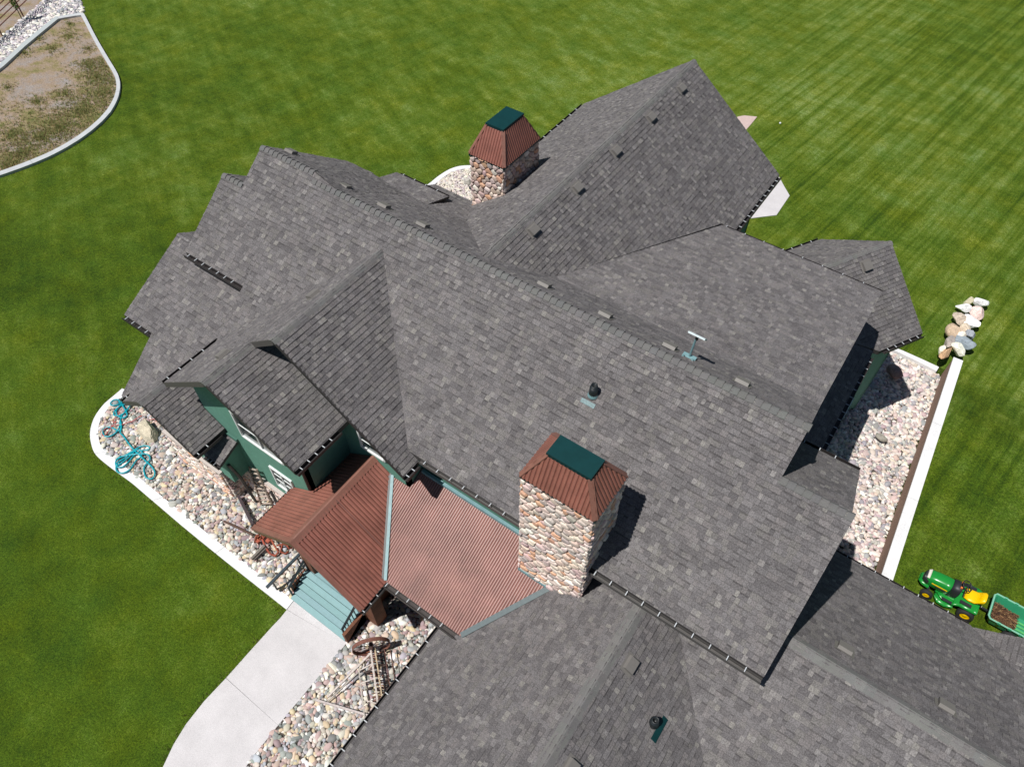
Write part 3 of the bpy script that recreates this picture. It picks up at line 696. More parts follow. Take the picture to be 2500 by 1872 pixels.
# gutters with brackets
brk = MB().box((-0.0095, -0.052, -0.006), (0.0095, 0.052, 0.008)); brk_me = None
def gutter(p, q, out, w=0.095, step=0.373, mm=None, first=0.15):
    global brk_me
    p, q = Vector(p), Vector(q); d = (q - p); L = d.length; d.normalize(); o_ = Vector(out).normalized()
    b = MB(); z = Vector((0, 0, 1)); B0 = p - z * 0.12 + o_ * 0.005
    def slab_(a, thick_dir, wid_dir, wid, th_):
        vs = []
        for base in (a, a + d * L):
            vs += [base, base + wid_dir * wid, base + wid_dir * wid + thick_dir * th_, base + thick_dir * th_]
        b.add(vs, [(0, 1, 2, 3), (7, 6, 5, 4), (0, 4, 5, 1), (1, 5, 6, 2), (2, 6, 7, 3), (3, 7, 4, 0)])
    slab_(B0, z, o_, w, 0.008); slab_(B0 + o_ * w, o_, z, 0.10, 0.012); slab_(B0, o_, z, 0.09, 0.006)
    g = b.build('gutter', mm or M_GUT, house)
    if brk_me is None:
        t = brk.build('gutter_bracket', M_BRK, g, world=False); brk_me = t.data; bpy.data.objects.remove(t)
    n = max(1, int(L / step)); ang = math.atan2(o_.y, o_.x) - math.pi / 2
    for i in range(n):
        s_ = first + i * step
        if s_ > L - .04: break
        c = p + d * s_ + o_ * (w * 0.5) + z * (-0.012)
        o = bpy.data.objects.new('gutter_bracket', brk_me); col.objects.link(o); o.parent = g
        wl0 = W(c); og = ROOTLOC[house.name]; o.location = (wl0[0] - og[0], wl0[1] - og[1], wl0[2] - og[2]); o.rotation_euler = (0, 0, ang)
def ev(f, a, b_, dz=0.0): return (a[0], a[1], f(*a) + dz), (b_[0], b_[1], f(*b_) + dz)
gutter(*ev(zMF, (-6.9, 6.19), (-4.0, 6.19)), (0, -1, 0), w=.07, mm=mat('grey_brown_gutter', (0.085, 0.08, 0.076), rough=.5))
gutter(*ev(zMF, (-2.32, 6.17), (1.53, 6.17)), (0, -1, 0), w=.08, mm=mat('grey_brown_gutter'))
gutter(*ev(zMF, (-15.95, 7.25), (-13.69, 7.25)), (0, -1, 0), step=0.29)
gutter(*ev(zL3, (-17.0, 5.32), (-15.80, 5.32)), (0, -1, 0), step=.29)
gutter(*ev(zMF, (-15.80, 3.77), (-15.5, 3.77)), (0, -1, 0), step=.12)
gutter(*ev(zD1L, (-13.6, 4.24), (-13.6, 6.0)), (-1, 0, 0))
gutter(*ev(zD3L, (-15.47, 3.64), (-15.47, 3.9)), (-1, 0, 0))
gutter(*ev(zD1R, (-6.99, 5.66), (-6.99, 6.12)), (1, 0, 0), step=.2, first=.08)
gutter(*ev(zD2R, (-8.97, 4.24), (-8.97, 5.66)), (1, 0, 0), step=.24)
gutter(*ev(zD3R, (-12.68, 3.64), (-12.68, 4.5)), (1, 0, 0), step=.3, first=.1)
gutter(*ev(zGR, (-4.47, 18.05), (-4.47, 21.65)), (1, 0, 0), step=0.31)
gutter(*ev(zGL, (-12.0, 14.1), (-12.0, 14.8)), (-1, 0, 0), step=.33, first=.05)
gutter(*ev(zGL, (-12.0, 16.0), (-12.0, 21.65)), (-1, 0, 0), step=.42)
gutter(*ev(zWL, (-4.97, -3.0), (-4.97, 4.17)), (-1, 0, 0), step=0.36, first=.2)
gutter(*ev(zQB, (1.6, 11.92), (5.6, 11.92)), (0, 1, 0), step=.37, w=.06)
gutter(*ev(zWB, (0.0, 11.6), (1.47, 11.6)), (0, 1, 0), step=.37, w=.10)
gutter(*ev(zAR, (0.67, 13.9), (0.67, 18.3)), (1, 0, 0), step=.33)
gutter(*ev(zSH, (-4.85, 17.95), (0.05, 17.95)), (0, 1, 0), step=.6, w=.07)
gutter(*ev(zUB, (-14.1, 13.85), (-12.15, 13.85)), (0, 1, 0), step=.45, w=.07)
a, b_ = sr(-1.6, 2.44), sr(0, 2.44); gutter(a, b_, (nS[0], nS[1], 0), step=.30)
a, b_ = sr(-2.6, -2.44), sr(0, -2.44); gutter(a, b_, (-nS[0], -nS[1], 0), step=.42)

# barge boards on the front gable rakes (grey boards under the roof edge)
def rake(p, q, name='fascia_board', h=0.17, m=None):
    p, q = Vector(p), Vector(q); o_ = Vector((0, -0.02, 0)); b = MB()
    vs = [p + o_ + Vector((0, 0, .012)), q + o_ + Vector((0, 0, .012)), q + o_ - Vector((0, 0, h)), p + o_ - Vector((0, 0, h))]
    vs += [v_ - o_ * 2.2 for v_ in vs]
    b.add(vs, [(0, 1, 2, 3), (4, 7, 6, 5), (0, 4, 5, 1), (1, 5, 6, 2), (2, 6, 7, 3), (3, 7, 4, 0)])
    return b.build(name, m or mat('grey_fascia', (0.085, 0.078, 0.072), rough=.7), house)
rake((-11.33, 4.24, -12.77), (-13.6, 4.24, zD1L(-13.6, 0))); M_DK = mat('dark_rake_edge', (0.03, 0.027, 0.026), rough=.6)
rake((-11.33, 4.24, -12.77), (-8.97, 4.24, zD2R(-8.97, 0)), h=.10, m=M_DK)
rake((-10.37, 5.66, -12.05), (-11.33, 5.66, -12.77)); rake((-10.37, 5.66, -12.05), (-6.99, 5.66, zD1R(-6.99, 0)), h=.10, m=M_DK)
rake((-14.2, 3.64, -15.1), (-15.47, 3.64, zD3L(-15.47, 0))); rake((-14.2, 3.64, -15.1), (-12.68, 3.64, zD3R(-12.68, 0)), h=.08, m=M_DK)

# walls (top follows the roof just above)
def wall(p, q, topf, bot, m, name='wall', t=0.12, n=1, below=0.12, label=None, kinks=()):
    p, q = np.array(p, float), np.array(q, float); d = q - p; L = np.linalg.norm(d); d /= L; nr = np.array([d[1], -d[0]])  # outside is to the right of p->q
    ts = sorted(set([0, L] + [k for k in kinks if 0 < k < L])); b = MB(); m_ = len(ts)
    for off in (0, -t):
        for s_ in ts:
            x, y = p + d * s_ + nr * off; b.v.append((x, y, topf(x, y) - below))
        for s_ in ts:
            x, y = p + d * s_ + nr * off; b.v.append((x, y, bot if not callable(bot) else bot(x, y)))
    k = 2 * m_
    for i in range(m_ - 1):
        for q_ in ((i + m_, i + 1 + m_, i + 1, i), (k + i, k + i + 1, k + i + 1 + m_, k + i + m_), (i, i + 1, k + i + 1, k + i)): b.f.append(q_); b.c.append((1, 1, 1))
    for i in (0, m_ - 1): b.f.append((i, i + m_, k + i + m_, k + i)); b.c.append((1, 1, 1))
    return b.build(name, m, house, label=label)
gD2 = lambda x, y: zD1L(x, y) if x < -11.33 else zD2R(x, y)
gD1 = lambda x, y: zD1L(x, y) if x < -10.37 else zD1R(x, y)
wall((-13.3, 4.7), (-9.45, 4.7), gD2, -18.15, M_GREEN, kinks=(1.97,), label='green front gable wall')
wall((-9.45, 4.7), (-9.45, 6.1), zD2R, -19.5, M_GREEN)
wall((-13.0, 6.1), (-7.38, 6.1), gD1, -19.5, M_GREEN, kinks=(2.63,), below=.17)
wall((-7.38, 6.1), (-7.38, 6.62), zD1R, -17.5, M_GREEN)
wall((-7.38, 6.62), (1.15, 6.62), zMF, -19.8, M_GREEN, below=.2)
wall((1.15, 6.62), (1.15, 11.3), lambda x, y: zMF(x, y) if y < 8.98 else zWB(x, y), -21.4, M_GREEN, kinks=(2.36,), below=.2)
wall((-0.30, 8.5), (-0.30, 17.6), lambda x, y: zMF(x, y) if y < 9.89 else (zMB(x, y) if y < 11.7 else zSH(x, y)), -21.4, M_GREEN, kinks=(1.39, 3.2), below=.2)
wall((-0.30, 17.6), (-4.7, 17.6), zSH, -21.4, M_GREEN, below=.2)
wall((-4.85, 17.6), (-4.85, 21.3), zGR, -21.5, M_GREEN, below=.2)
wall((-4.85, 21.3), (-11.6, 21.3), lambda x, y: zGR(x, y) if x > -8.17 else zGL(x, y), -21.5, M_GREEN, kinks=(3.32,), below=.2)
wall((-11.6, 21.3), (-11.6, 14.2), zGL, -21.5, M_GREEN, below=.2)
wall((-11.6, 14.5), (-13.5, 14.5), zMB, -20.8, M_GREEN, below=.2)
wall((-13.5, 14.5), (-15.0, 12.4), lambda x, y: -14.9, -20.8, M_GREEN)
wall((-14.9, 12.5), (-14.9, 9.0), lambda x, y: zMB(x, y) - .3 if y > 9.89 else zMF(x, y), -20.4, M_GREEN, kinks=(2.61,), below=.3)
wall((-15.6, 11.0), (-15.6, 9.0), lambda x, y: -14.0, -20.2, M_GREEN)
wall((-16.6, 9.0), (-16.6, 5.7), lambda x, y: zL3(x, min(y, 7.74)), -20.0, M_GREEN, below=.25)
wall((-16.6, 5.7), (-15.4, 5.7), zL3, -19.9, M_GREEN, below=.2)
wall((-15.4, 5.7), (-15.4, 4.15), zMF, -19.8, M_GREEN, below=.2)
gD3 = lambda x, y: zD3L(x, y) if x < -14.2 else zD3R(x, y)
wall((-15.4, 4.14), (-13.02, 4.14), gD3, -18.0, M_GREEN, kinks=(1.2,), below=.14)
wall((-4.6, 3.8), (-4.6, -3.0), zWL, -19.7, M_GREEN, below=.2)[0:0] if False else wall((-4.6, 4.2), (-4.6, -3.0), zWL, -19.7, M_GREEN, below=.2)
wall((14, 11.6), (1.9, 11.6), lambda x, y: min(zQB(x, y), -17.9), -21.4, M_GREEN, below=.15)
# low battered side wall in the shade, angled wing walls
b = MB(); b.add([(0.60, 13.6, -17.35), (0.60, 18.9, -17.35), (0.97, 19.3, -21.4), (0.70, 13.6, -21.4)], [(0, 3, 2, 1)]); b.build('wall', M_GREEN, house)
w0, w1, w2, w3 = sr(-3.5, 2.05), sr(-0.35, 2.05), sr(-0.35, -2.05), sr(-3.2, -2.05)
zS = lambda x, y: -15.37 - PT * abs(float((np.array([x, y]) - RS) @ nS))
wall(w0[:2], w1[:2], zS, -21.4, M_GREEN, below=.2); wall(w1[:2], w2[:2], zS, -21.5, M_GREEN, kinks=(2.05,), below=.2); wall(w2[:2], w3[:2], zS, -21.5, M_GREEN, below=.2)
# window on the shaded side wall
def window(c, wd, h, u, nrm, name='window', mull=1, trans=1):
    """c: centre on the wall face, u: direction along wall, nrm: outward"""
    c, u, n_ = Vector(c), Vector(u).normalized(), Vector(nrm).normalized(); z = Vector((0, 0, 1))
    g = MB()
    def bx(m_, a0, a1, z0, z1, d0, d1):
        vs = [c + u * a + z * zz + n_ * d for d in (d0, d1) for (a, zz) in ((a0, z0), (a1, z0), (a1, z1), (a0, z1))]
        m_.add(vs, [(0, 3, 2, 1), (4, 5, 6, 7), (0, 1, 5, 4), (1, 2, 6, 5), (2, 3, 7, 6), (3, 0, 4, 7)])
    bx(g, -wd / 2, wd / 2, -h / 2, h / 2, -0.02, 0.012); w_ = g.build(name, M_GLASS, house)
    fr_ = MB(); t = 0.055
    bx(fr_, -wd / 2 - t, -wd / 2, -h / 2 - t, h / 2 + t, 0, .05); bx(fr_, wd / 2, wd / 2 + t, -h / 2 - t, h / 2 + t, 0, .05); bx(fr_, -wd / 2, wd / 2, h / 2, h / 2 + t, 0, .05); bx(fr_, -wd / 2, wd / 2, -h / 2 - t, -h / 2, 0, .06)
    for i in range(mull):
        a = -wd / 2 + wd * (i + 1) / (mull + 1); bx(fr_, a - .018, a + .018, -h / 2, h / 2, 0.005, .04)
    fr_.build('window_frame', M_WHITE, w_)
    if trans:
        s_ = MB()
        for i in range(trans):
            a = -h / 2 + h * (i + 1) / (trans + 1); bx(s_, -wd / 2, wd / 2, a - .008, a + .008, 0.012, .026)
        s_.build('glazing_bar', M_WHITE, w_)
window((-11.02, 4.70, -15.25), 1.45, 1.0, (1, 0, 0), (0, -1, 0), mull=1)
window((-10.72, 4.70, -17.15), 0.72, 0.85, (1, 0, 0), (0, -1, 0), mull=1, trans=2)
window((-8.45, 6.10, -15.1), 0.7, 0.6, (1, 0, 0), (0, -1, 0), mull=0)
window((0.80, 16.9, -18.8), 0.9, 0.9, (0.02, 1, 0), (1, 0, .06), mull=0, trans=0)
# dormer bay below the tiny roof
b = MB(); b.box((-13.0, 4.14, -18.1), (-12.45, 4.70, -16.85)); b.build('bay_wall', M_GREEN, house)
gutter((-12.9, 3.95, -16.80), (-12.28, 3.95, -16.80), (0, -1, 0), step=.13, first=.06, w=.07)
MB().box((-12.95, 4.64, -16.50), (-12.25, 4.695, -16.40)).build('flashing', M_GREEN2, house)
# downpipes
MB().tube([(-9.40, 4.62, -16.1), (-9.40, 4.62, -15.0)], 0.04, 8).build('downpipe', M_GUT, house)
MB().tube([(-12.40, 4.20, -17.2), (-12.36, 4.30, -18.0), (-12.36, 4.35, -19.4)], 0.045, 8).build('downpipe', M_GUT, house)
MB().tube([(-10.6, 4.2, -19.3), (-11.5, 4.55, -18.2)], 0.04, 8).build('downpipe', M_GUT, house)

# corrugated rusty steel sheets
def corr(P3, period, amp, name, cA, cB, parent=house, k=8, th_=0.02, label=None):
    O, u, v, n, st = frame(P3); b = MB(); s0, s1 = min(p[0] for p in st), max(p[0] for p in st); ns = max(2, int((s1 - s0) / period * k))
    prev = None; tv = []
    for i in range(ns + 1):
        s_ = s0 + (s1 - s0) * i / ns; s_c = min(max(s_, s0 + 1e-4), s1 - 1e-4); ts = []
        for j in range(len(st)):
            a, c_ = st[j], st[(j + 1) % len(st)]
            if (a[0] - s_c) * (c_[0] - s_c) < 0 or abs(a[0] - s_c) < 1e-9: ts.append(a[1] + (c_[1] - a[1]) * (s_c - a[0]) / (c_[0] - a[0]) if abs(c_[0] - a[0]) > 1e-9 else a[1])
        if len(ts) < 2: prev = None; continue
        ph = (s_ / period) % 1.0; w_ = math.cos(6.28318 * ph); h = amp * (1 - max(0.0, -w_ + 0.15) / 1.15) + 0.012
        lo_, hi_ = O + u * s_ + v * min(ts) + n * h, O + u * s_ + v * max(ts) + n * h
        if prev: b.add([prev[0], lo_, hi_, prev[1]], [(0, 1, 2, 3)], jit(cA, .05))
        prev = (lo_, hi_)
    return b.build(name, M_RUST, parent, smooth=False, label=label)
RA, RB = (0.255, 0.100, 0.074), (0.15, 0.055, 0.040)
RA2, RB2 = (0.275, 0.138, 0.116), (0.135, 0.055, 0.042)
zRL = lambda x, y: -15.67 + PT * (x + 8.51)
zRR = lambda x, y: -15.67 - PT * (x + 8.51)
zPS = lambda x, y: -17.0 + 0.49 * (y - 4.2)
porch = house
for P_ in ([(-8.51, 3.22), (-8.51, 6.12), (-9.47, 6.12), (-9.47, 3.22)], [(-9.47, 3.22), (-9.47, 4.68), (-10.35, 4.68), (-10.35, 3.22)]):
    corr(onp(zRL, P_), 0.098, 0.022, 'corrugated_sheet', RA, RB)
corr(onp(zRR, [(-8.51, 3.22), (-6.62, 3.22), (-6.62, 4.12), (-8.0, 6.12), (-8.51, 6.12)]), 0.098, 0.030, 'corrugated_sheet', RA, RB)
MB().prism(onp(lambda x, y: zRL(x, y) - .0, [(-8.51, 3.24), (-8.51, 6.12), (-9.47, 6.12), (-9.47, 4.68), (-10.33, 4.68), (-10.33, 3.24)]), .10).build('roof', M_DECK, house)
MB().prism(onp(zRR, [(-6.64, 3.24), (-6.64, 4.12), (-8.0, 6.1), (-8.51, 6.1), (-8.51, 3.24)]), .10).build('roof', M_DECK, house)
SHED = [(-6.70, 4.13), (-4.30, 4.13), (-3.09, 5.95), (-2.9, 6.6), (-7.38, 6.6), (-7.38, 6.1), (-8.03, 6.1)]
MB().prism(onp(zPS, SHED), .08).build('roof', M_DECK, house)
corr(onp(zPS, [(-6.70, 4.13), (-4.30, 4.13), (-3.09, 5.95), (-2.9, 6.6), (-7.38, 6.6), (-7.38, 6.1), (-8.03, 6.1)]), 0.064, 0.028, 'corrugated_sheet', RA2, RB2, label='paler low-pitched corrugated porch roof sheet')
MB().bar((-8.46, 4.66, zRR(-8.46, 0) + .045), (-6.72, 4.66, zRR(-6.72, 0) + .045), .010, .012).build('sheet_lap', M_DECK, house)
# ridge and edge flashings
RF = mat('rust_flashing', (0.225, 0.10, 0.072), rough=0.5, var=0.14, scale=3, fine=(30, .08), spec=.6)
def ridge_flash(p, q, pl, pr, hw, name='ridge_flashing', m=RF, z=0.04, n=14):
    p, q = Vector(p), Vector(q); d = (q - p).normalized(); s_ = d.cross(Vector((0, 0, 1))).normalized(); b = MB(); prev = None
    prof = [(-hw, -pl * hw), (-.02, -.01), (.02, -.01), (hw, -pr * hw)]
    vs = [pt + s_ * a + Vector((0, 0, h + z)) for pt in (p, q) for a, h in prof] + [pt + s_ * a + Vector((0, 0, h + z - .02)) for pt in (p, q) for a, h in prof]
    b.add(vs, [(0, 1, 5, 4), (1, 2, 6, 5), (2, 3, 7, 6), (0, 8, 9, 1), (1, 9, 10, 2), (2, 10, 11, 3), (4, 5, 13, 12), (5, 6, 14, 13), (6, 7, 15, 14), (3, 11, 15, 7), (0, 4, 12, 8)])
    return b.build(name, m, house)
ridge_flash((-8.51, 6.10, -15.66), (-8.51, 3.20, -15.66), PT, PT, 0.14)
def edge_flash(p, q, w_dir, w, z=.05, name='edge_flashing', m=RF, drop=0.10):
    p, q, wd = Vector(p), Vector(q), Vector(w_dir).normalized(); Z = Vector((0, 0, z)); b = MB()
    vs = [p + Z, q + Z, q + wd * w + Z, p + wd * w + Z]; vs += [v_ - Vector((0, 0, drop if i in (0, 1) else z * .9)) for i, v_ in enumerate(vs)]
    b.add(vs, [(0, 1, 2, 3), (0, 4, 5, 1), (3, 2, 6, 7), (0, 3, 7, 4), (1, 5, 6, 2)]); return b.build(name, m, house)
edge_flash((-8.51, 3.20, -15.67), (-6.62, 3.20, zRR(-6.62, 0)), (0, 1, 0), .13); edge_flash((-8.51, 3.20, -15.67), (-10.35, 3.20, zRL(-10.35, 0)), (0, 1, 0), .11)
MB().bar((-8.51, 3.225, -15.78), (-10.3, 3.225, zRL(-10.3, 0) - .1), .03, .12).build('fascia_board', mat('ochre_fascia', (0.12, 0.085, 0.035)), house)
M_FL = mat('pale_teal_flashing', (0.17, 0.30, 0.32), rough=.45, var=.2, scale=5)
vb, vt = Vector((-6.68, 4.12, -17.0)), Vector((-8.02, 6.10, -16.06))
MB().bar(vb + Vector((0.07, 0, .05)), vt + Vector((0.07, 0, .05)), .075, .03).build('valley_flashing', M_FL, house)
MB().bar(vb + Vector((0.0, 0, .06)), vt + Vector((0.0, 0, .06)), .065, .04).build('valley_edge', M_BLACK, house)
MB().bar((-4.30, 4.13, -16.97), (-3.10, 5.93, -16.10), .13, .035).build('valley_flashing', mat('slate_flashing', (0.09, 0.12, 0.125), rough=.4, var=.15), house)
MB().box((-3.95, 5.90, -16.16), (-3.05, 5.945, -16.04)).build('flashing', M_FL, house)
MB().box((-7.30, 6.50, -15.98), (-3.98, 6.58, -15.74)).build('flashing', M_FL, house)
gutter((-6.70, 4.13, zPS(0, 4.13)), (-4.35, 4.13, zPS(0, 4.13)), (0, -1, 0), step=.34, w=.12, mm=mat('brown_gutter', (0.05, 0.042, 0.038), rough=.5))
gutter((-6.62, 3.22, zRR(-6.62, 0)), (-6.62, 4.05, zRR(-6.62, 0)), (1, 0, 0), step=.24, first=.05, w=.06)
gutter((-10.35, 4.62, zRL(-10.35, 0)), (-10.35, 3.24, zRL(-10.35, 0)), (-1, 0, 0), step=.42, w=.05)

# porch deck, steps, skirts
TEALC = (0.22, 0.37, 0.38)
dk = MB()
for i in range(18):
    y0 = 3.60 + i * 0.155; xr = -7.2 if y0 < 4.75 else -5.0
    MB().box((-9.4, y0, -18.95), (xr, y0 + .148, -18.90), jit(TEALC, .05)).build('deck_board', M_DECKB, house)
n_st = 5; y_b = 2.83
for i in range(n_st):
    zt = -19.5 + (i + 1) * 0.12; y0 = y_b + i * .155 * 1.0
    for j in range(1):
        MB().box((-9.33, y0, zt - .05), (-7.33, y0 + .150 + .01, zt), jit(TEALC, .06)).build('stair_tread', M_DECKB, house)
    MB().box((-9.33, y0 + .03, zt - .12), (-7.33, y0 + .05, zt - .05), (0.13, 0.22, 0.23)).build('stair_riser', M_DECKB, house)
MB().box((-7.33, 2.85, -19.55), (-7.24, 4.7, -18.93)).build('skirting', M_CORTEN, house)
MB().add([(-7.24, 2.78, -19.5), (-7.24, 3.6, -19.5), (-7.24, 3.6, -18.9)], [(0, 1, 2)]).build('skirting', M_CORTEN, house)
MB().box((-7.24, 4.62, -19.55), (-4.75, 4.70, -18.93)).build('skirting', M_CORTEN, house)
MB().box((-9.42, 3.0, -19.55), (-9.36, 6.0, -18.96)).build('skirting', M_CORTEN, house)
b = MB(); b.prism([(-7.22, 3.62, -17.55), (-6.86, 3.62, -17.55), (-6.86, 3.98, -17.55), (-7.22, 3.98, -17.55)], 2.0); b.build('porch_pier', M_CORTEN, house)
MB().box((-9.35, 3.62, -17.55 - 2), (-9.05, 3.92, -17.3)).build('porch_pier', M_CORTEN, house)
def railing(p, q, post=True):
    r = thing('railing', '', 'railing', (p[0], p[1], p[2] - .6)); p, q = Vector(p), Vector(q)
    MB().bar(p, q, .05, .05).build('top_rail', M_BLACK, r); dz = Vector((0, 0, .50)); MB().bar(p - dz, q - dz, .03, .03).build('bottom_rail', M_BLACK, r)
    L = (q - p).length; n = max(2, int(L / .115))
    for i in range(1, n): t = i / n; a = p.lerp(q, t); MB().bar(a, a - dz, .022).build('baluster', M_BLACK, r)
    for a in (p, q): MB().bar(a + Vector((0, 0, .03)), a - Vector((0, 0, .60)), .045).build('post', M_BLACK, r)
    return r
r = railing((-9.36, 2.93, -18.95), (-9.30, 3.62, -18.35)); r['label'] = 'black stair railing on the cobble side of the teal steps'
r = railing((-7.42, 2.95, -18.95), (-7.36, 3.62, -18.35)); r['label'] = 'black stair railing beside the brown steel skirting'
r = railing((-7.28, 3.75, -18.30), (-7.20, 4.60, -18.30)); r['label'] = 'short level black railing on the porch beside the brown pier'

# ---------------------------------------------------------------- chimneys
STC0 = [(0.52, 0.42, 0.35), (0.46, 0.36, 0.31), (0.58, 0.50, 0.43), (0.42, 0.36, 0.32), (0.50, 0.30, 0.20), (0.55, 0.44, 0.40), (0.36, 0.32, 0.29), (0.62, 0.56, 0.50), (0.44, 0.33, 0.31)]
STC = [tuple(min(.8, q * 1.28) for q in c) for c in STC0]
STONES = []
def stone_face(O, u, v, n, wS, hS, sx, sy, key, tint=1.0, depth=0.064, slant=0.0):
    O, u, v, n = Vector(O), Vector(u), Vector(v), Vector(n); seeds = []
    ny = int(hS / sy) + 1; nx = int(wS / sx) + 1
    for j in range(ny):
        for i in range(-1, nx + 1):
            seeds.append(((i + .5 + (.5 if j % 2 else 0) + random.uniform(-.42, .42)) * sx, (j + .5 + random.uniform(-.40, .40)) * sy))
    asp = sx / sy
    for k, (x, y) in enumerate(seeds):
        q = [(0, 0), (wS, 0), (wS, hS), (0, hS)]
        for m_, (a, b_) in enumerate(seeds):
            if m_ == k or abs(a - x) > 2.6 * sx or abs(b_ - y) > 2.6 * sy: continue
            # bisector in a stretched metric so that stones lie flat
            dx, dy_ = (a - x), (b_ - y) * asp; mx, my = (a + x) / 2, (b_ + y) / 2
            q = clip(q, dx, dy_ * asp, dx * mx + dy_ * asp * my)
            if len(q) < 3: break
        if len(q) < 3 or area(q) < 0.0015: continue
        cx_, cy_ = sum(p[0] for p in q) / len(q), sum(p[1] for p in q) / len(q)
        for _ in range(1):
            nq = []
            for i in range(len(q)):
                a, b_ = q[i], q[(i + 1) % len(q)]; nq += [(a[0] * .72 + b_[0] * .28, a[1] * .72 + b_[1] * .28), (a[0] * .28 + b_[0] * .72, a[1] * .28 + b_[1] * .72)]
            q = nq
        nn = len(q); dp = depth * random.uniform(.7, 1.25); c = jit(random.choice(STC), .12); c = tuple(z * tint for z in c)
        vs = []
        for (sc_, h) in ((0.97, -0.02), (0.93, dp * .55), (0.70, dp * .95)):
            vs += [O + u * (cx_ + (p[0] - cx_) * sc_) + v * (cy_ + (p[1] - cy_) * sc_) + n * h for p in q]
        vs.append(O + u * cx_ + v * cy_ + n * (dp * 1.06))
        fs = [(r * nn + i, r * nn + (i + 1) % nn, (r + 1) * nn + (i + 1) % nn, (r + 1) * nn + i) for r in range(2) for i in range(nn)] + [(2 * nn + i, 2 * nn + (i + 1) % nn, 3 * nn) for i in range(nn)]
        STONES.append((vs, fs, c, key, camdist(tuple(vs[-1])), in_frame(tuple(vs[-1]))))
def chimney(x0, x1, y0, y1, zt, zb, key, sx, sy, lid, lidz, tint=1.0):
    core = MB().box((x0 + .03, y0 + .03, zb), (x1 - .03, y1 - .03, zt)).build('chimney', M_MORTAR, house)
    h = zt - zb
    stone_face((x0 - .02, y0 + .02, zb), (1, 0, 0), (0, 0, 1), (0, -1, 0), x1 - x0 + .04, h, sx, sy, key, tint)
    stone_face((x1 - .02, y0 - .02, zb), (0, 1, 0), (0, 0, 1), (1, 0, 0), y1 - y0 + .04, h, sx, sy, key, tint)
    stone_face((x0 + .02, y1 + .02, zb), (0, -1, 0), (0, 0, 1), (-1, 0, 0), y1 - y0 + .04, h, sx, sy, key, tint)
    stone_face((x1 + .02, y1 - .02, zb), (-1, 0, 0), (0, 0, 1), (0, 1, 0), x1 - x0 + .04, h, sx, sy, key, tint)
    e = 0.03; B = [(x0 - e, y0 - e), (x1 + e, y0 - e), (x1 + e, y1 + e), (x0 - e, y1 + e)]; Lx0, Lx1, Ly0, Ly1 = lid; T_ = [(Lx0, Ly0), (Lx1, Ly0), (Lx1, Ly1), (Lx0, Ly1)]; zc = zt + .02
    MB().box((x0 - e - .01, y0 - e - .01, zt - .05), (x1 + e + .01, y1 + e + .01, zt + .035)).build('cap_frame', M_TEAL, core)
    # solid under-core of the frustum
    vs = [(p[0], p[1], zc) for p in B] + [(p[0], p[1], lidz) for p in T_]
    MB().add(vs, [(0, 3, 2, 1), (4, 5, 6, 7), (0, 1, 5, 4), (1, 2, 6, 5), (2, 3, 7, 6), (3, 0, 4, 7)]).build('cap_core', RF, core)
    for i in range(4):
        j = (i + 1) % 4
        corr([(*B[i], zc), (*B[j], zc), (*T_[j], lidz), (*T_[i], lidz)], 0.088, 0.030, 'cap_sheet', RA, RB, parent=core)
        p, q = Vector((*B[i], zc + .03)), Vector((*T_[i], lidz + .03)); MB().bar(p, q, .11, .02, up=(B[i][0] - (x0 + x1) / 2, B[i][1] - (y0 + y1) / 2, 1.2)).build('hip_flashing', RF, core)
    MB().box((Lx0 - .02, Ly0 - .02, lidz - .03), (Lx1 + .02, Ly1 + .02, lidz + .085)).build('lid', M_TEAL, core)
    return core
ch1 = chimney(-3.93, -2.34, 5.95, 7.04, -11.95, -17.2, 0, 0.19, 0.135, (-3.57, -2.66, 6.22, 6.66), -11.24)
ch2 = chimney(-11.55, -10.37, 14.33, 16.1, -12.70, -16.2, 1, 0.20, 0.165, (-11.24, -10.66, 14.72, 15.70), -11.85, 0.9)
vs_ = sorted([s_ for s_ in STONES if s_[5]], key=lambda s_: s_[4])
def facing(s_): c = Vector(s_[0][-1]); p0, p1, p2 = Vector(s_[0][0]), Vector(s_[0][1]), Vector(s_[0][3]); n_ = (p1 - p0).cross(p2 - p0); return n_.dot(-c) > 0
single = vs_[:290]; sid = set(id(s_) for s_ in single)
front = [s_ for s_ in STONES if s_[3] == 0 and s_[5] and s_[0][-1][1] < 5.96 and s_[0][-1][2] > -16.3]
side = [s_ for s_ in STONES if s_[3] == 1 and s_[5] and s_[0][-1][1] < 14.34 and s_[0][-1][2] > -14.8]
single = (front[:205] + side[:90]); sid = set(id(s_) for s_ in single)
for s_ in single: MB().add(s_[0], s_[1], s_[2]).build('stone', M_STONE, ch1 if s_[3] == 0 else ch2, smooth=False)
for key, pr_ in ((0, ch1), (1, ch2)):
    b = MB()
    for s_ in STONES:
        if id(s_) not in sid and s_[3] == key: b.add(s_[0], s_[1], s_[2])
    b.build('stones', M_STONE, pr_, kind='stuff')
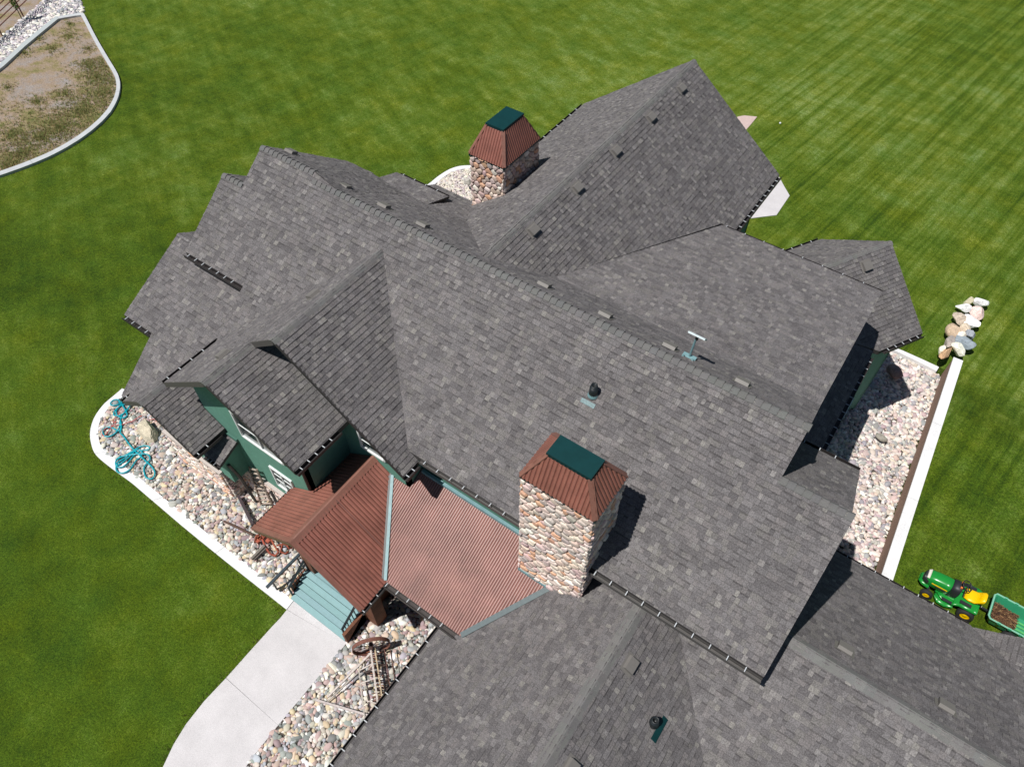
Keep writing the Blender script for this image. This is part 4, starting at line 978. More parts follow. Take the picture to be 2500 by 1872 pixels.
# stone plinth courses along the front wall
STONES = []
stone_face((-15.42, 4.11, -19.6), (1, 0, 0), (0, 0, 1), (0, -1, 0), 2.4, 1.6, .21, .12, 2, 1.1)
stone_face((-13.0, 4.10, -19.6), (0, 1, 0), (0, 0, 1), (1, 0, 0), 0.6, 1.6, .2, .12, 2, 1.0)
stone_face((-12.9, 4.66, -19.6), (1, 0, 0), (0, 0, 1), (0, -1, 0), 3.5, 1.42, .21, .12, 2, 1.05)
MB().box((-15.4, 4.13, -19.7), (-13.03, 4.6, -18.0)).build('plinth', M_MORTAR, house); MB().box((-13.03, 4.69, -19.7), (-9.42, 4.9, -18.15)).build('plinth', M_MORTAR, house)
for s_ in sorted(STONES, key=lambda s_: s_[4])[:0]: pass
b = MB()
for s_ in STONES: b.add(s_[0], s_[1], s_[2])
b.build('plinth_stones', M_STONE, house, kind='stuff')
MB().box((-15.45, 4.02, -18.02), (-12.92, 4.13, -17.95)).build('stone_ledge', mat('ledge_stone', (0.5, 0.43, 0.40)), house); MB().box((-12.9, 4.60, -18.17), (-9.42, 4.70, -18.12)).build('stone_ledge', mat('ledge_stone'), house)

# ---------------------------------------------------------------- roof vents and pipes
M_VENT = mat('grey_brown_vent', (0.165, 0.155, 0.143), rough=.55, var=.06); M_DARK = mat('vent_opening', (0.010, 0.014, 0.014), rough=.6)
def vent(x, y, f, down, w=0.29, l=0.22, h=0.115):
    """slant-back vent: 'down' is the downslope direction"""
    n_ = 1; P0 = Vector((x, y, f(x, y))); dn = Vector((down[0], down[1], 0)).normalized(); e_ = 0.05
    P1 = P0 + dn * e_; P1.z = f(P1.x, P1.y); d3 = (P1 - P0).normalized(); sd = Vector((0, 0, 1)).cross(dn).normalized(); nr = sd.cross(d3); nr = nr if nr.z > 0 else -nr
    def q(a, b__, c_): return P0 + sd * a + d3 * b__ + nr * c_
    a = w / 2
    body = [q(-a, -l / 2, .02), q(a, -l / 2, .02), q(a, l / 2, .02), q(-a, l / 2, .02), q(-a, -l / 2 + .02, h * .80), q(a, -l / 2 + .02, h * .80), q(a, l / 2, h), q(-a, l / 2, h)]
    b = MB().add(body, [(0, 3, 2, 1), (4, 5, 6, 7), (0, 1, 5, 4), (1, 2, 6, 5), (3, 0, 4, 7)]); o = b.build('roof_vent', M_VENT, house)
    MB().add([q(-a + .01, l / 2 - .004, .02), q(a - .01, l / 2 - .004, .02), q(a - .01, l / 2 - .004, h - .015), q(-a + .01, l / 2 - .004, h - .015)], [(0, 1, 2, 3)]).build('vent_louvre', M_DARK, o)
    MB().add([q(-a - .06, -l / 2 - .05, .021), q(a + .06, -l / 2 - .05, .021), q(a + .06, l / 2 + .05, .023), q(-a - .06, l / 2 + .05, .023)], [(0, 1, 2, 3)]).build('vent_flange', M_VENT, o)
for x in (-12.70, -11.34, -10.06, -6.42, -4.78, -3.17, -1.48): vent(x, 10.42, zMB, (0, 1))
vent(-14.86, 10.62, zLB, (0, 1))
for y in (20.24, 18.30, 16.25, 14.22, 12.12): vent(-7.88, y, zGR, (1, 0))
vent(-10.97, 7.42, zD1L, (-1, 0)); vent(-11.93, 5.2, zD1L, (-1, 0))
vent(-0.70, 5.10, zWR, (1, 0)); vent(-0.68, 2.86, zWR, (1, 0))
vent(2.73, 7.95, zQB, (0, 1)); vent(4.74, 8.02, zQB, (0, 1)); vent(7.4, 8.0, zQB, (0, 1))
sv = sr(-1.2, .35); vent(sv[0], sv[1], zS, (nS[0], nS[1]), w=.30, l=.30)
def pipe(x, y, f, m_fl, hgt=0.34, r=0.075):
    z = f(x, y); o = MB().lathe([(r * 1.5, .0), (r * 1.25, .10), (r * 1.25, hgt - .08), (r * 1.1, hgt - .08), (r, hgt), (r * .68, hgt), (r * .68, hgt - .15), (0.001, hgt - .15)], (x, y, z), (0, 0, 1), 20).build('vent_pipe', M_BLACK, house, smooth=True)
    return o, z
o, z = pipe(-4.0, 8.72, zMF, M_TEAL); O, u, v, n, st = frame(onp(zMF, [(-4.2, 8.55), (-3.8, 8.55), (-3.8, 8.95), (-4.2, 8.95)]))
MB().add([Vector((-4.18, 8.52, zMF(0, 8.52))) + n * .028, Vector((-3.84, 8.52, zMF(0, 8.52))) + n * .028, Vector((-3.84, 8.60, zMF(0, 8.6))) + n * .028, Vector((-4.18, 8.60, zMF(0, 8.6))) + n * .028], [(0, 1, 2, 3)]).build('pipe_flange', mat('teal_grey_flashing', (0.13, 0.21, 0.22), rough=.5, var=.3, scale=20), o)
MB().lathe([(.12, .0), (.085, .12), (.085, .16)], (-4.0, 8.72, z), (0, 0, 1), 16).build('pipe_boot', M_FL, o)
o, z = pipe(0.23, 4.62, zWR, M_TEAL, hgt=.26); nW = Vector((.6, 0, .8))
MB().add([Vector((0.30, 4.35, zWR(.30, 0))) + nW * .03, Vector((0.42, 4.35, zWR(.42, 0))) + nW * .03, Vector((0.42, 4.88, zWR(.42, 0))) + nW * .03, Vector((0.30, 4.88, zWR(.30, 0))) + nW * .03], [(0, 1, 2, 3)]).build('pipe_flange', M_TEAL, o)

# panel antenna
an = thing('satellite_antenna', 'small white flat panel antenna on a teal mast just behind the main ridge', 'antenna', (-2.69, 10.42, zMB(0, 10.42)))
bz = Vector((-2.69, 10.42, zMB(0, 10.42)))
for dx in (-.11, .11): MB().bar(bz + Vector((dx, -.13, .12)), bz + Vector((dx, .15, -.08)), .04, .03).build('foot', M_FL, an)
MB().bar(bz + Vector((-.15, 0, .04)), bz + Vector((.15, 0, .04)), .12, .05).build('mount', M_FL, an)
MB().tube([bz + Vector((0, 0, .05)), bz + Vector((0.02, 0.02, .60))], .024, 8).build('mast', M_FL, an)
pt = bz + Vector((0.03, .05, .68)); MB().tube([pt - Vector((0, .02, .10)), pt], .035, 8).build('joint', M_BLACK, an)
b = MB(); uu = Vector((1, 0.0, 0)).normalized() * .19; vv = Vector((0.0, -0.70, 0.714)).normalized() * .14; nn_ = uu.cross(vv).normalized() * .02
b.add([pt - uu - vv - nn_, pt + uu - vv - nn_, pt + uu + vv - nn_, pt - uu + vv - nn_, pt - uu - vv + nn_, pt + uu - vv + nn_, pt + uu + vv + nn_, pt - uu + vv + nn_], [(0, 3, 2, 1), (4, 5, 6, 7), (0, 1, 5, 4), (1, 2, 6, 5), (2, 3, 7, 6), (3, 0, 4, 7)]); b.build('panel', mat('pale_panel', (0.5, 0.58, 0.6), rough=.5), an)

# ================================================================== THINGS
def boulder(px, z, size, c, label, name='boulder', seed=0, rz=0.0, m=None, cut=(12, .60, .88)):
    p = at_z(px[0], px[1], z); r = np.random.default_rng(seed); q = IV3.copy()
    for _ in range(cut[0]):
        d = r.normal(size=3); d /= np.linalg.norm(d); a = r.uniform(cut[1], cut[2]); kk = q @ d; q -= np.outer(np.maximum(kk - a, 0), d) * .95
    q += r.normal(size=q.shape) * .010
    q = q * np.array(size); cr, sr_ = math.cos(rz), math.sin(rz); q = q @ np.array([[cr, sr_, 0], [-sr_, cr, 0], [0, 0, 1]])
    b = MB(); b.add([(a[0] + p[0], a[1] + p[1], a[2] + p[2] + size[2] * .35) for a in q], IF3, c); o = b.build(name, mat('boulder_rock', src='attr', rough=.85, var=.30, scale=5, bump=.9, fine=(30, .18)), smooth=False)
    tag(o, label, 'boulder'); return o
g_ = G(366, 1062)
boulder((366, 1062), gz(*g_) + .0, (.60, .33, .40), (0.60, 0.53, 0.40), 'big cream and white boulder on cobbles next to the blue hose', seed=3, rz=-0.2, cut=(22, .55, .85))
boulder((2180, 912), -21.35, (.40, .27, .26), (0.33, 0.22, 0.19), 'pink rounded boulder half in shade on the sunken stone strip', seed=5, rz=-.5)
boulder((2150, 1070), -21.38, (.23, .15, .14), (0.28, 0.26, 0.22), 'small grey-brown boulder on the sunken stone strip beside the low side roof', seed=8)
boulder((1142, 447), -21.0, (.16, .13, .2), (0.45, 0.42, 0.38), 'grey rock on the cobble nook against the rear chimney', seed=9)
rocks = [((2391, 744), (.27, .19), (0.80, 0.80, 0.78), 'white angular rock at the far tip of the rock line'), ((2350, 756), (.27, .16), (0.78, 0.75, 0.70), 'low white rock on the left near the far tip'), ((2381, 769), (.26, .22), (0.62, 0.46, 0.42), 'pink rock just below the far white one'),
         ((2340, 782), (.24, .30), (0.46, 0.38, 0.30), 'tall tan-grey rock on the left side of the line'), ((2366, 788), (.34, .19), (0.78, 0.76, 0.72), 'widest white slab in the middle of the line'), ((2330, 813), (.32, .25), (0.42, 0.31, 0.21), 'brown rock left of the middle'),
         ((2356, 808), (.22, .16), (0.60, 0.50, 0.38), 'cream rock between the brown and the grey ones'), ((2365, 821), (.26, .18), (0.22, 0.24, 0.27), 'dark blue-grey rock on the right side'), ((2345, 838), (.44, .19), (0.20, 0.24, 0.27), 'long blue-grey slab across the line'),
         ((2314, 840), (.20, .24), (0.30, 0.26, 0.23), 'grey-brown rock left of the blue slab'), ((2337, 857), (.29, .15), (0.74, 0.66, 0.56), 'pale rock against the end of the white wall'), ((2305, 866), (.15, .31), (0.52, 0.32, 0.17), 'orange rock hugging the wall end'),
         ((2297, 858), (.12, .06), (0.70, 0.62, 0.52), 'smallest pale rock lying apart on the grass'), ((2362, 741), (.16, .09), (0.62, 0.56, 0.40), 'small yellowish rock between the two far white ones'), ((2343, 826), (.16, .10), (0.70, 0.60, 0.50), 'small pinkish rock above the blue slab')]
for i, (p, s2, c, lb) in enumerate(rocks):
    c = tuple(min(.82, q * 1.18 + .03) for q in c)
    z = -21.25 + 0.35 * min(1, (p[1] - 740) / 130.0); o = boulder(p, z, (s2[0] * 1.15, s2[1] * 1.6, .26), c, lb + ' of rocks' if 'line' in lb and lb.endswith('line') else lb, name='rock', seed=20 + i, rz=random.uniform(-.3, .3), cut=(10, .42, .78)); o['category'] = 'rock'; o['group'] = 'rocks in a line at the end of the retaining wall'

# hoses
def hose(pts, r, c, name, label, cat, h=0.10, m=None, it=3, zj=0.03):
    g = Gs(pts); g = smooth(g, it); P = [(p[0], p[1], gz(*p) + h + random.uniform(0, zj)) for p in g]
    for _ in range(2): P = [P[0]] + [(P[i][0], P[i][1], (P[i - 1][2] + P[i][2] + P[i + 1][2]) / 3) for i in range(1, len(P) - 1)] + [P[-1]]
    o = MB().tube(P, r, 6).build(name, mat(name + '_rubber', c, rough=.35, var=.05, spec=.6), smooth=True); tag(o, label, cat)
z8 = lambda L: [(220 + a * .1812, 940 + b * .1812) for a, b in L]
hose(z8([(420, 225), (340, 220), (290, 270), (310, 305), (370, 300), (430, 270), (400, 240), (450, 240), (430, 300), (380, 350), (365, 410), (420, 465), (490, 470), (525, 430), (500, 370), (450, 290), (440, 250), (560, 270), (540, 340), (480, 410), (400, 450), (330, 430), (345, 380), (420, 310), (500, 280), (575, 280), (520, 360), (450, 430), (430, 480), (420, 560), (400, 640), (330, 700), (240, 730), (190, 680), (195, 620), (250, 590), (330, 600), (400, 650), (440, 620), (430, 540), (425, 490), (445, 560), (440, 640), (420, 670),
    (470, 710), (530, 800), (610, 900), (700, 980), (780, 1060), (850, 1120), (900, 1200), (880, 1270), (830, 1295), (770, 1270), (745, 1200), (745, 1130), (780, 1080), (830, 1030), (820, 970), (750, 945), (600, 960), (450, 980), (375, 1020), (360, 1100), (400, 1140), (480, 1120), (550, 1050), (620, 960), (720, 900), (810, 900), (830, 860), (760, 835), (660, 870), (560, 950), (470, 1020), (390, 1070), (365, 1130), (380, 1190), (440, 1215), (530, 1190), (600, 1110), (640, 1030), (700, 1000), (730, 930), (690, 895), (620, 900), (500, 970), (400, 1010), (360, 1060), (370, 1110), (430, 1090), (560, 980), (640, 900)]), .024, (0.0, 0.33, 0.40), 'garden_hose', 'long tangled turquoise hose looped across the cobbles and kerb', 'hose')
hose(z8([(400, 400), (440, 390), (350, 470), (320, 540), (390, 510), (340, 570), (250, 600), (190, 640), (180, 700), (220, 720), (300, 600), (360, 570), (470, 560), (530, 530), (600, 520), (680, 450), (720, 440)]), .013, (0.50, 0.06, 0.05), 'extension_cord', 'thin red cord lying tangled with the turquoise hose', 'cord', h=.11)
hose(z8([(820, 495), (880, 485), (940, 505), (900, 520)]), .012, (0.50, 0.06, 0.05), 'extension_cord', 'short end of red cord by the boulder and gable', 'cord', h=.11)

# old wooden ladder leaning on the green wall
ld = thing('ladder', 'old brown wooden ladder leaning against the green wall on cobbles', 'ladder', (-11.7, 4.3, -19.45))
lb0, lb1 = Vector((-12.12, 4.02, -19.42)), Vector((-11.82, 4.02, -19.42)); lt0, lt1 = Vector((-12.13, 4.62, -17.55)), Vector((-11.80, 4.62, -17.52))
lb0, lb1 = Vector(tuple(at_z(638, 1231, -19.40))), Vector(tuple(at_z(664, 1230, -19.40))); lt0, lt1 = Vector((-12.18, 4.6, -17.62)), Vector((-11.80, 4.6, -17.40))
for a, c_ in ((lb0, lt0), (lb1, lt1)): MB().bar(a, c_, .035, .055, (0.24, 0.18, 0.14)).build('side_rail', M_WOOD, ld)
for i in range(10):
    t = .02 + i * .105; MB().bar(lb0.lerp(lt0, t), lb1.lerp(lt1, t), .045, .03, jit((0.42, 0.34, 0.28), .1)).build('rung', M_WOOD, ld)

# hay rake
IR, WH = (0.16, 0.065, 0.045), (0.52, 0.46, 0.42)
hk = thing('hay_rake', 'rusty antique hay rake with one spoked iron wheel on cobbles by the walk', 'hay rake', (-6.3, 2.6, -19.45))
def Hx(x, y, h): g = at_z(800 + x / 7.525, 1540 + y / 7.525, -19.45 + h); return Vector(tuple(g))
wc = Hx(800, 280, .47); ax = (Hx(920, 1300, .47) - Hx(800, 350, .47)).normalized(); ax.z = 0; ax.normalize()
b = MB(); b.lathe([(.47, -.05), (.485, -.05), (.485, .05), (.47, .05), (.47, -.05)], wc, ax, 40, IR); b.build('wheel_rim', M_IRON, hk, smooth=False)
b = MB().lathe([(.001, -.10), (.05, -.10), (.06, 0), (.05, .10), (.001, .10)], wc, ax, 12, (0.06, 0.03, 0.025)); b.build('hub', M_IRON, hk)
uo = ax.orthogonal().normalized(); wo = ax.cross(uo)
for i in range(18):
    a = 6.28318 * i / 18; MB().tube([wc + ax * (.03 if i % 2 else -.03), wc + (uo * math.cos(a) + wo * math.sin(a)) * .475], .0075, 5, (0.07, 0.035, 0.03)).build('spoke', M_IRON, hk)
def rk(n_, a, b_, w, c): MB().bar(Hx(*a), Hx(*b_), w, w, c).build(n_, M_IRON, hk)
rk('frame_bar', (790, 340, .47), (930, 1400, .40), .045, WH); rk('frame_bar', (865, 310, .40), (1010, 1290, .36), .03, (0.48, 0.38, 0.25)); rk('frame_bar', (550, 520, .30), (690, 1660, .25), .03, (0.42, 0.38, 0.34))
rk('brace', (790, 410, .42), (0, 1210, .15), .045, WH); rk('brace', (560, 760, .3), (0, 1290, .12), .03, (0.4, 0.36, 0.32)); rk('frame_bar', (-230, 1260, .15), (820, 1570, .22), .05, (0.50, 0.44, 0.42))
rk('brace', (590, 720, .3), (835, 590, .42), .03, WH); rk('brace', (600, 965, .3), (850, 870, .42), .022, WH); rk('brace', (700, 1275, .3), (900, 1330, .38), .022, WH)
for i in range(64):
    t = i / 63; x = 860 + 150 * t + random.uniform(-10, 90); y = 380 + 950 * t + random.uniform(-15, 15); x2 = x + random.uniform(-230, -60) if i % 3 else x + random.uniform(40, 160)
    p, q = Hx(x, y, random.uniform(.25, .42)), Hx(x2, y + random.uniform(-25, 25), random.uniform(.02, .12)); mdl = (p + q) / 2 + Vector((0, 0, .10))
    MB().tube([p, mdl, q], .009, 4, jit(random.choice([(0.22, 0.07, 0.035), (0.08, 0.04, 0.03), (0.30, 0.11, 0.05), (0.10, 0.07, 0.07)]), .2)).build('tine', M_IRON, hk)
for k_, (xa, ya) in enumerate(((1030, 360), (1060, 640), (1110, 900), (1130, 1060), (790, 1050), (760, 760))):
    MB().lathe([(.001, -.02), (.075, -.02), (.075, .02), (.001, .02)], Hx(xa, ya, .25), ax, 12, (0.05, 0.03, 0.025)).build('disc', M_IRON, hk)
for x_ in (1040, 1150): rk('reel_bar', (x_, 330, .33), (x_ + 110, 1080, .30), .02, (0.10, 0.04, 0.03))

# rusty plough heap and poles
plw = thing('plough', 'heap of rusty curved plough parts on cobbles under the porch gable', 'plough', (-10.1, 3.3, -19.45))
def Px(x, y, h): g = at_z(560 + x * .1812, 1230 + y * .1812, -19.45 + h); return Vector(tuple(g))
RU = (0.30, 0.075, 0.04)
for pts_ in ([(340, 520, .15), (360, 430, .35), (420, 400, .3)], [(350, 450, .2), (410, 500, .3), (430, 430, .2)], [(560, 470, .3), (600, 550, .3), (660, 640, .2), (620, 700, .1), (580, 680, .1)], [(720, 530, .3), (700, 600, .3), (690, 640, .15), (750, 670, .1), (800, 640, .1)], [(780, 560, .3), (800, 600, .2), (840, 590, .1)], [(500, 600, .2), (540, 660, .15), (600, 700, .1), (660, 660, .1), (650, 590, .2)], [(430, 420, .3), (500, 430, .35), (560, 480, .3)], [(440, 470, .3), (480, 560, .2), (520, 610, .1)], [(640, 560, .25), (720, 540, .3), (820, 570, .2)]):
    MB().tube([Px(*p) for p in smooth3(pts_)] if False else [Px(*p) for p in pts_], .028, 6, jit(RU, .25)).build('frame_bar', M_IRON, plw, smooth=True)
for (x, y) in ((400, 460), (460, 440), (520, 500), (380, 500)): MB().box(tuple(Px(x, y, .18) - Vector((.06, .05, .04))), tuple(Px(x, y, .18) + Vector((.06, .05, .04))), jit(RU, .2)).build('bracket', M_IRON, plw)
MB().bar(Px(300, 740, .1), Px(480, 560, .25), .07, .07, (0.15, 0.13, 0.11)).build('handle', M_WOOD, plw); MB().bar(Px(330, 750, .06), Px(500, 590, .2), .05, .05, (0.12, 0.10, 0.09)).build('handle', M_WOOD, plw)
def Zp(x, y, z): return Vector(tuple(at_z(x, y, z)))
o = MB().bar(Zp(547, 1272, -19.30), Zp(618, 1306, -19.15), .05, .05, (0.09, 0.05, 0.035)).build('iron_pole', M_IRON); tag(o, 'rusty brown pole lying on cobbles and pointing at the left porch eave', 'pole')
o = MB().bar(Zp(582, 1210, -19.30), Zp(617, 1281, -19.20), .08, .07, (0.05, 0.035, 0.04)).build('wooden_beam', M_WOOD); tag(o, 'dark beam lying on cobbles between the ladder and the porch eave', 'beam')
hr = thing('hitching_rail', 'long dark level hand rail on posts over the cobbles left of the steps', 'rail', (-9.85, 3.2, -19.5))
MB().bar(Vector((-9.85, 2.60, -18.93)), Vector((-9.82, 3.85, -18.93)), .07, .07).build('rail_bar', mat('slate_paint', (0.03, 0.05, 0.065), rough=.4), hr)
for y in (2.8, 3.7): MB().bar((-9.84, y, -18.93), (-9.84, y, -19.5), .04).build('post', M_BLACK, hr)

# patch of grey bird mess on the red roof is left as a stain-coloured sheet scrap
# fence and sapling top left
fn = thing('pipe_fence', 'rust brown four-rail pipe fence crossing the top left corner', 'fence', (-24, 17, -20.9))
fa, fb = G(8, 92), G(60, 46); fd = (np.array(fb) - np.array(fa)); fa2 = np.array(fa) - fd * 3; fb2 = np.array(fb) + fd * 4
for i in range(-3, 5):
    p = np.array(fa) + fd * i; z = gz(*p); MB().bar((p[0], p[1], z - .1), (p[0], p[1], z + 1.15), .06, .06, (0.11, 0.04, 0.03)).build('post', M_IRON, fn)
for h in (.28, .55, .82, 1.1):
    MB().bar((fa2[0], fa2[1], gz(*fa2) + h), (fb2[0], fb2[1], gz(*fb2) + h), .04, .04, (0.15, 0.05, 0.035)).build('rail', M_IRON, fn)
sp = G(56, 52); tz = gz(*sp); tr = thing('sapling', 'slender green sapling tied beside the rust brown fence', 'tree', (sp[0], sp[1], tz))
tp = np.array([sp[0], sp[1], tz]); MB().tube([tp, tp + np.array([.03, 0, 1.2]), tp + np.array([.0, .05, 2.3])], [.03, .022, .008], 6, (0.06, 0.05, 0.03)).build('trunk', M_WOOD, tr)
for i in range(9):
    h = .8 + i * .17; a = i * 2.4; MB().tube([tp + np.array([0, 0, h]), tp + np.array([math.cos(a) * .12, math.sin(a) * .12, h + .25])], [.008, .003], 4, (0.06, 0.06, 0.03)).build('branch', M_WOOD, tr)
b = MB()
for i in range(420):
    h = random.uniform(.7, 2.5); r_ = .20 * (1 - abs(h - 1.5) / 1.8) * math.sqrt(random.random()); a = random.uniform(0, 6.283); c_ = tp + np.array([r_ * math.cos(a), r_ * math.sin(a), h]); d1 = rng.normal(size=3) * .035; d2 = rng.normal(size=3) * .022
    b.add([c_ - d1, c_ + d2, c_ + d1, c_ - d2], [(0, 1, 2, 3)], jit(random.choice([(0.07, 0.16, 0.02), (0.11, 0.22, 0.03), (0.16, 0.26, 0.05)]), .2))
b.build('crown', M_TUFT, tr, kind='stuff')
b = MB()

# ---------------------------------------------------------------- lawn tractor and cart
GRN, YEL = mat('green_paint', (0.012, 0.24, 0.035), rough=.28, var=.04, spec=.6), mat('yellow_plastic', (0.85, 0.52, 0.0), rough=.35, var=.03)
TYRE = mat('tyre_rubber', (0.018, 0.018, 0.020), rough=.8, var=.2, scale=30, bump=.3); BLK = mat('black_plastic', (0.02, 0.022, 0.026), rough=.5, var=.1)
tx, ty = 5.62, 14.02; tzg = gz(tx, ty)
tr = thing('lawn_tractor', 'green and yellow ride-on lawn tractor parked on the grass beyond the garage roof', 'tractor', (tx, ty, tzg))
def TL(x, y, z): return (tx - x, ty - y, tzg + z)      # local +x is the tractor's front
def loft(secs, n=16, p=3.2):
    vs = []; fs = []
    for (x, hw, zb, zt) in secs:
        zc, hh = (zb + zt) / 2, (zt - zb) / 2
        for k_ in range(n):
            a = 6.28318 * k_ / n; c_, s_ = math.cos(a), math.sin(a); vs.append(TL(x, hw * math.copysign(abs(c_) ** (2 / p), c_), zc + hh * math.copysign(abs(s_) ** (2 / p), s_)))
    m_ = len(secs)
    for i in range(m_ - 1):
        for k_ in range(n): fs.append((i * n + k_, i * n + (k_ + 1) % n, (i + 1) * n + (k_ + 1) % n, (i + 1) * n + k_))
    fs += [tuple(range(n)), tuple(range((m_ - 1) * n, m_ * n))[::-1]]
    return vs, fs
MB().add(*loft([(.14, .20, .28, .78), (.30, .215, .28, .77), (.55, .21, .28, .74), (.72, .19, .30, .70), (.80, .15, .32, .62), (.82, .10, .36, .54)])).build('hood', GRN, tr, smooth=True)
MB().add(*loft([(.70, .215, .34, .60), (.80, .175, .35, .62), (.845, .11, .36, .58)])).build('grille', BLK, tr, smooth=True)
MB().add(*loft([(.735, .17, .62, .70), (.80, .14, .60, .655)])).build('headlight', mat('cream_lens', (0.7, 0.68, 0.6), rough=.2), tr, smooth=True)
MB().add(*loft([(.60, .235, .20, .34), (.80, .21, .22, .36), (.90, .13, .24, .36)])).build('bumper', GRN, tr, smooth=True)
for sgn in (-1, 1): MB().bar(TL(.20, sgn * .222, .58), TL(.62, sgn * .212, .56), .012, .03).build('stripe', YEL, tr); MB().bar(TL(.22, sgn * .219, .50), TL(.50, sgn * .216, .49), .010, .05).build('side_vent', BLK, tr)
MB().add(*loft([(-.08, .19, .30, .86), (.06, .215, .28, .85), (.16, .225, .28, .80)])).build('console', BLK, tr, smooth=True)
for yy in (-.08, .10): MB().box(TL(-.0, yy, .85), TL(-.05, yy - .04, .90)).build('control_knob', mat('orange_knob', (0.8, 0.22, 0.05)), tr)
MB().add(*loft([(-.62, .22, .20, .34), (.25, .22, .20, .32), (.40, .20, .22, .30)])).build('chassis', GRN, tr, smooth=True)
MB().add(*loft([(-.10, .36, .26, .31), (.12, .37, .26, .31), (.22, .33, .26, .31), (.34, .22, .26, .31)], p=5)).build('footrest', GRN, tr, smooth=True)
for sgn in (-1, 1): MB().box(TL(.20, sgn * .33 + .04, .305), TL(-.08, sgn * .33 - .05, .322)).build('foot_mat', BLK, tr)
MB().add(*loft([(-.10, .38, .30, .34), (-.22, .41, .42, .56), (-.55, .42, .42, .58), (-.68, .39, .42, .54)], p=5)).build('fender', GRN, tr, smooth=True)
for sgn in (-1, 1): MB().box(TL(-.18, sgn * .30 + .05, .57), TL(-.48, sgn * .30 - .05, .60)).build('fender_tray', BLK, tr)
MB().add(*loft([(-.22, .17, .60, .67), (-.34, .20, .58, .68), (-.50, .20, .60, .71), (-.56, .19, .64, .82), (-.63, .18, .68, .93), (-.68, .15, .72, .92)])).build('seat', YEL, tr, smooth=True)
MB().box(TL(-.20, .12, .54), TL(-.55, -.12, .61)).build('seat_base', BLK, tr)
b = MB(); sc_ = Vector(TL(-.12, 0, .98)); ax2 = Vector((0.45, 0, 1)).normalized(); u2 = Vector((0, 1, 0)); w2_ = ax2.cross(u2)
b.tube([sc_ + (u2 * math.cos(6.28318 * k_ / 20) + w2_ * math.sin(6.28318 * k_ / 20)) * .15 for k_ in range(20)], .014, 6, closed=True); swh = b.build('steering_wheel', BLK, tr, smooth=True)
for a in (1.57, 3.67, 5.76): MB().bar(sc_, sc_ + (u2 * math.cos(a) + w2_ * math.sin(a)) * .15, .03, .012).build('wheel_spoke', BLK, swh)
MB().tube([sc_, Vector(TL(.02, 0, .80))], .025, 8).build('steering_column', BLK, tr)
MB().add(*loft([(-.16, .37, .10, .22), (.05, .46, .10, .24), (.25, .44, .10, .22), (.36, .28, .10, .20)], p=4)).build('mower_deck', GRN, tr, smooth=True)
def wheel(c, r, w_, parent, rimc=YEL, n=24):
    wv = MB().lathe([(r * .55, -w_ / 2 * .8), (r * .86, -w_ / 2), (r * .97, -w_ / 2 * .7), (r, 0), (r * .97, w_ / 2 * .7), (r * .86, w_ / 2), (r * .55, w_ / 2 * .8)], c, (0, 1, 0), n).build('wheel', TYRE, parent, smooth=True)
    MB().lathe([(.001, -w_ * .30), (r * .2, -w_ * .36), (r * .25, -w_ * .28), (r * .48, -w_ * .30), (r * .57, -w_ * .40), (r * .57, w_ * .40), (r * .48, w_ * .30), (r * .25, w_ * .28), (r * .2, w_ * .36), (.001, w_ * .30)], c, (0, 1, 0), n).build('wheel_rim', rimc, wv, smooth=True)
wheel(TL(.56, .36, .17), .17, .13, tr); wheel(TL(.56, -.36, .17), .17, .13, tr); wheel(TL(-.50, .37, .225), .225, .20, tr); wheel(TL(-.50, -.37, .225), .225, .20, tr)
MB().bar(TL(.56, .3, .17), TL(.56, -.3, .17), .05).build('front_axle', BLK, tr); MB().bar(TL(-.62, 0, .25), TL(-.74, 0, .24), .08, .03).build('hitch', BLK, tr)

cg = mat('cart_green', (0.03, 0.27, 0.135), rough=.4, var=.06, scale=6); cgl = mat('cart_rim_green', (0.22, 0.50, 0.36), rough=.45, var=.04)
cx0, cyc = 6.56, 14.13; czg = gz(8, 14)
ct = thing('garden_cart', 'green plastic tow cart filled with brown garden waste behind the tractor', 'cart', (7.4, cyc, czg))
def CL(x, y, z): return (cx0 + x, cyc + y, czg + z)
L2, HW = 1.62, .43
rimP = [(.05, -HW), (0, -HW + .07), (0, HW - .07), (.05, HW), (L2 - .05, HW), (L2, HW - .06), (L2, -HW + .06), (L2 - .05, -HW)]
botP = [(x * .84 + .13, y * .74) for x, y in rimP]; n = len(rimP); inP = [((x - L2 / 2) * .955 + L2 / 2, y * .92) for x, y in rimP]; inB = [((x - L2 / 2) * .93 + L2 / 2, y * .92) for x, y in botP]
vs = [CL(*p, .56) for p in rimP] + [CL(*p, .18) for p in botP] + [CL(*p, .56) for p in inP] + [CL(*p, .22) for p in inB]
fs = [(i, i + n, (i + 1) % n + n, (i + 1) % n) for i in range(n)] + [(2 * n + i, 2 * n + (i + 1) % n, 3 * n + (i + 1) % n, 3 * n + i) for i in range(n)] + [(i, (i + 1) % n, 2 * n + (i + 1) % n, 2 * n + i) for i in range(n)] + [tuple(range(n, 2 * n)), tuple(range(3 * n, 4 * n))[::-1]]
MB().add(vs, fs).build('tub', cg, ct)
MB().tube([CL(x, y, .57) for x, y in rimP], .024, 6, closed=True).build('rim', cgl, ct)
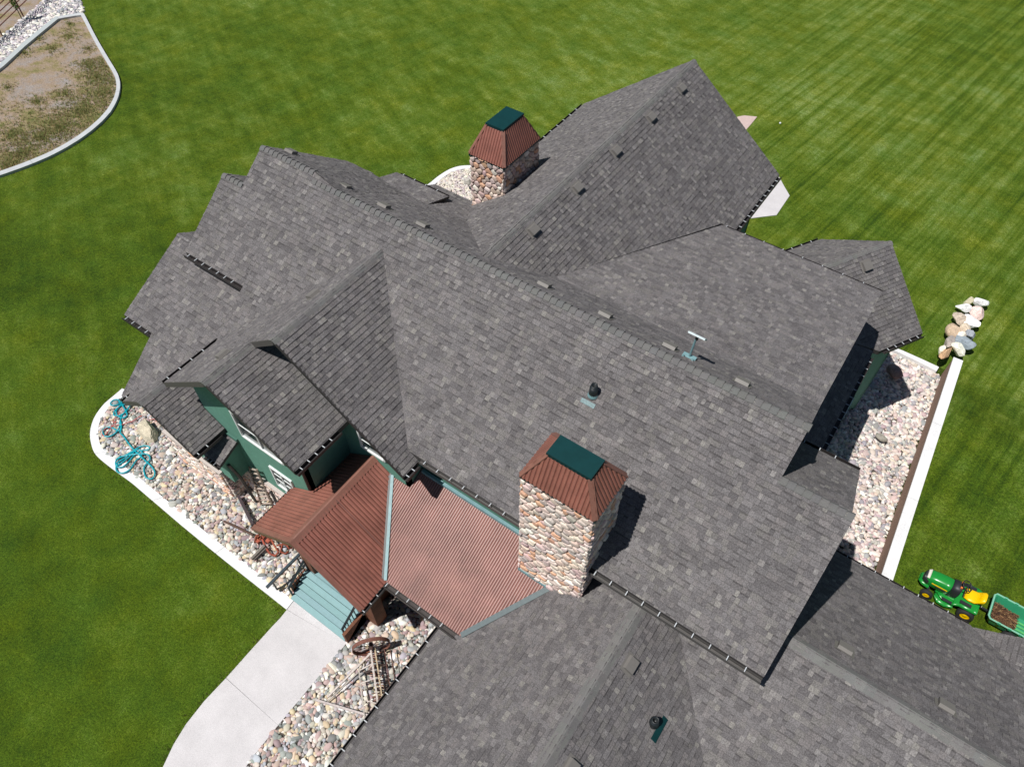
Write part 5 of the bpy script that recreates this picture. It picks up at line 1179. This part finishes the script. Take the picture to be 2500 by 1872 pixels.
for i in range(5):
    for sgn in (-1, 1): MB().box(CL(.25 + i * .28, sgn * (HW + .005) - .03, .53), CL(.33 + i * .28, sgn * (HW + .005) + .03, .59)).build('rim_clip', cg, ct)
for i in range(4): MB().bar(CL(.20 + i * .36, HW * .90, .50), CL(.22 + i * .34, HW * .74, .25), .012, .02).build('side_rib', cg, ct)
for i in range(4): MB().bar(CL(.62, -.24 + i * .12, .25), CL(L2 - .2, -.24 + i * .12, .25), .05, .03).build('floor_rib', mat('bright_cart_green', (0.10, 0.42, 0.14), rough=.4), ct)
wheel(CL(.72, -.40, .18), .18, .12, ct, BLK); wheel(CL(.72, .40, .18), .18, .12, ct, BLK)
MB().bar(CL(-.36, -.0, .24), CL(.2, 0, .20), .05, .05).build('drawbar', BLK, ct)
MB().bar(CL(-.34, -.0, .262), CL(-.12, 0, .258), .045, .02).build('warning_label', mat('cream_sticker', (0.6, 0.55, 0.42)), ct)
b = MB()
for i in range(1600):
    x, y = random.uniform(.10, .75) ** 1.0, random.uniform(-.32, .26); z = .26 + .12 * (1 - x / .9) + random.uniform(0, .07); a = random.gauss(-.25, .7); l_ = random.uniform(.04, .16); w_ = random.uniform(.004, .012)
    dx, dy_ = math.cos(a) * l_, math.sin(a) * l_; c_ = random.choice([(0.09, 0.04, 0.02), (0.14, 0.07, 0.03), (0.05, 0.025, 0.015), (0.38, 0.24, 0.11), (0.2, 0.1, 0.05)])
    b.add([CL(x - dx / 2 - dy_ * w_ * 8, y - dy_ / 2, z), CL(x - dx / 2, y - dy_ / 2 + w_, z), CL(x + dx / 2, y + dy_ / 2 + w_, z + random.uniform(-.03, .04)), CL(x + dx / 2, y + dy_ / 2, z)], [(0, 1, 2, 3)], jit(c_, .2))
o = b.build('garden_waste', mat('dry_debris', src='attr', rough=.9, var=.2), kind='stuff'); o['label'] = 'brown dry leaves and straw heaped in the green cart'
o = MB().box(CL(.12, -.30, .20), CL(.62, .24, .27), (0.05, 0.028, 0.018)).build('leaf_litter', mat('dry_debris'), kind='stuff'); o['label'] = 'dark leaf litter at the bottom of the green cart'
for i in range(8): pass

print('objects', len(bpy.data.objects))
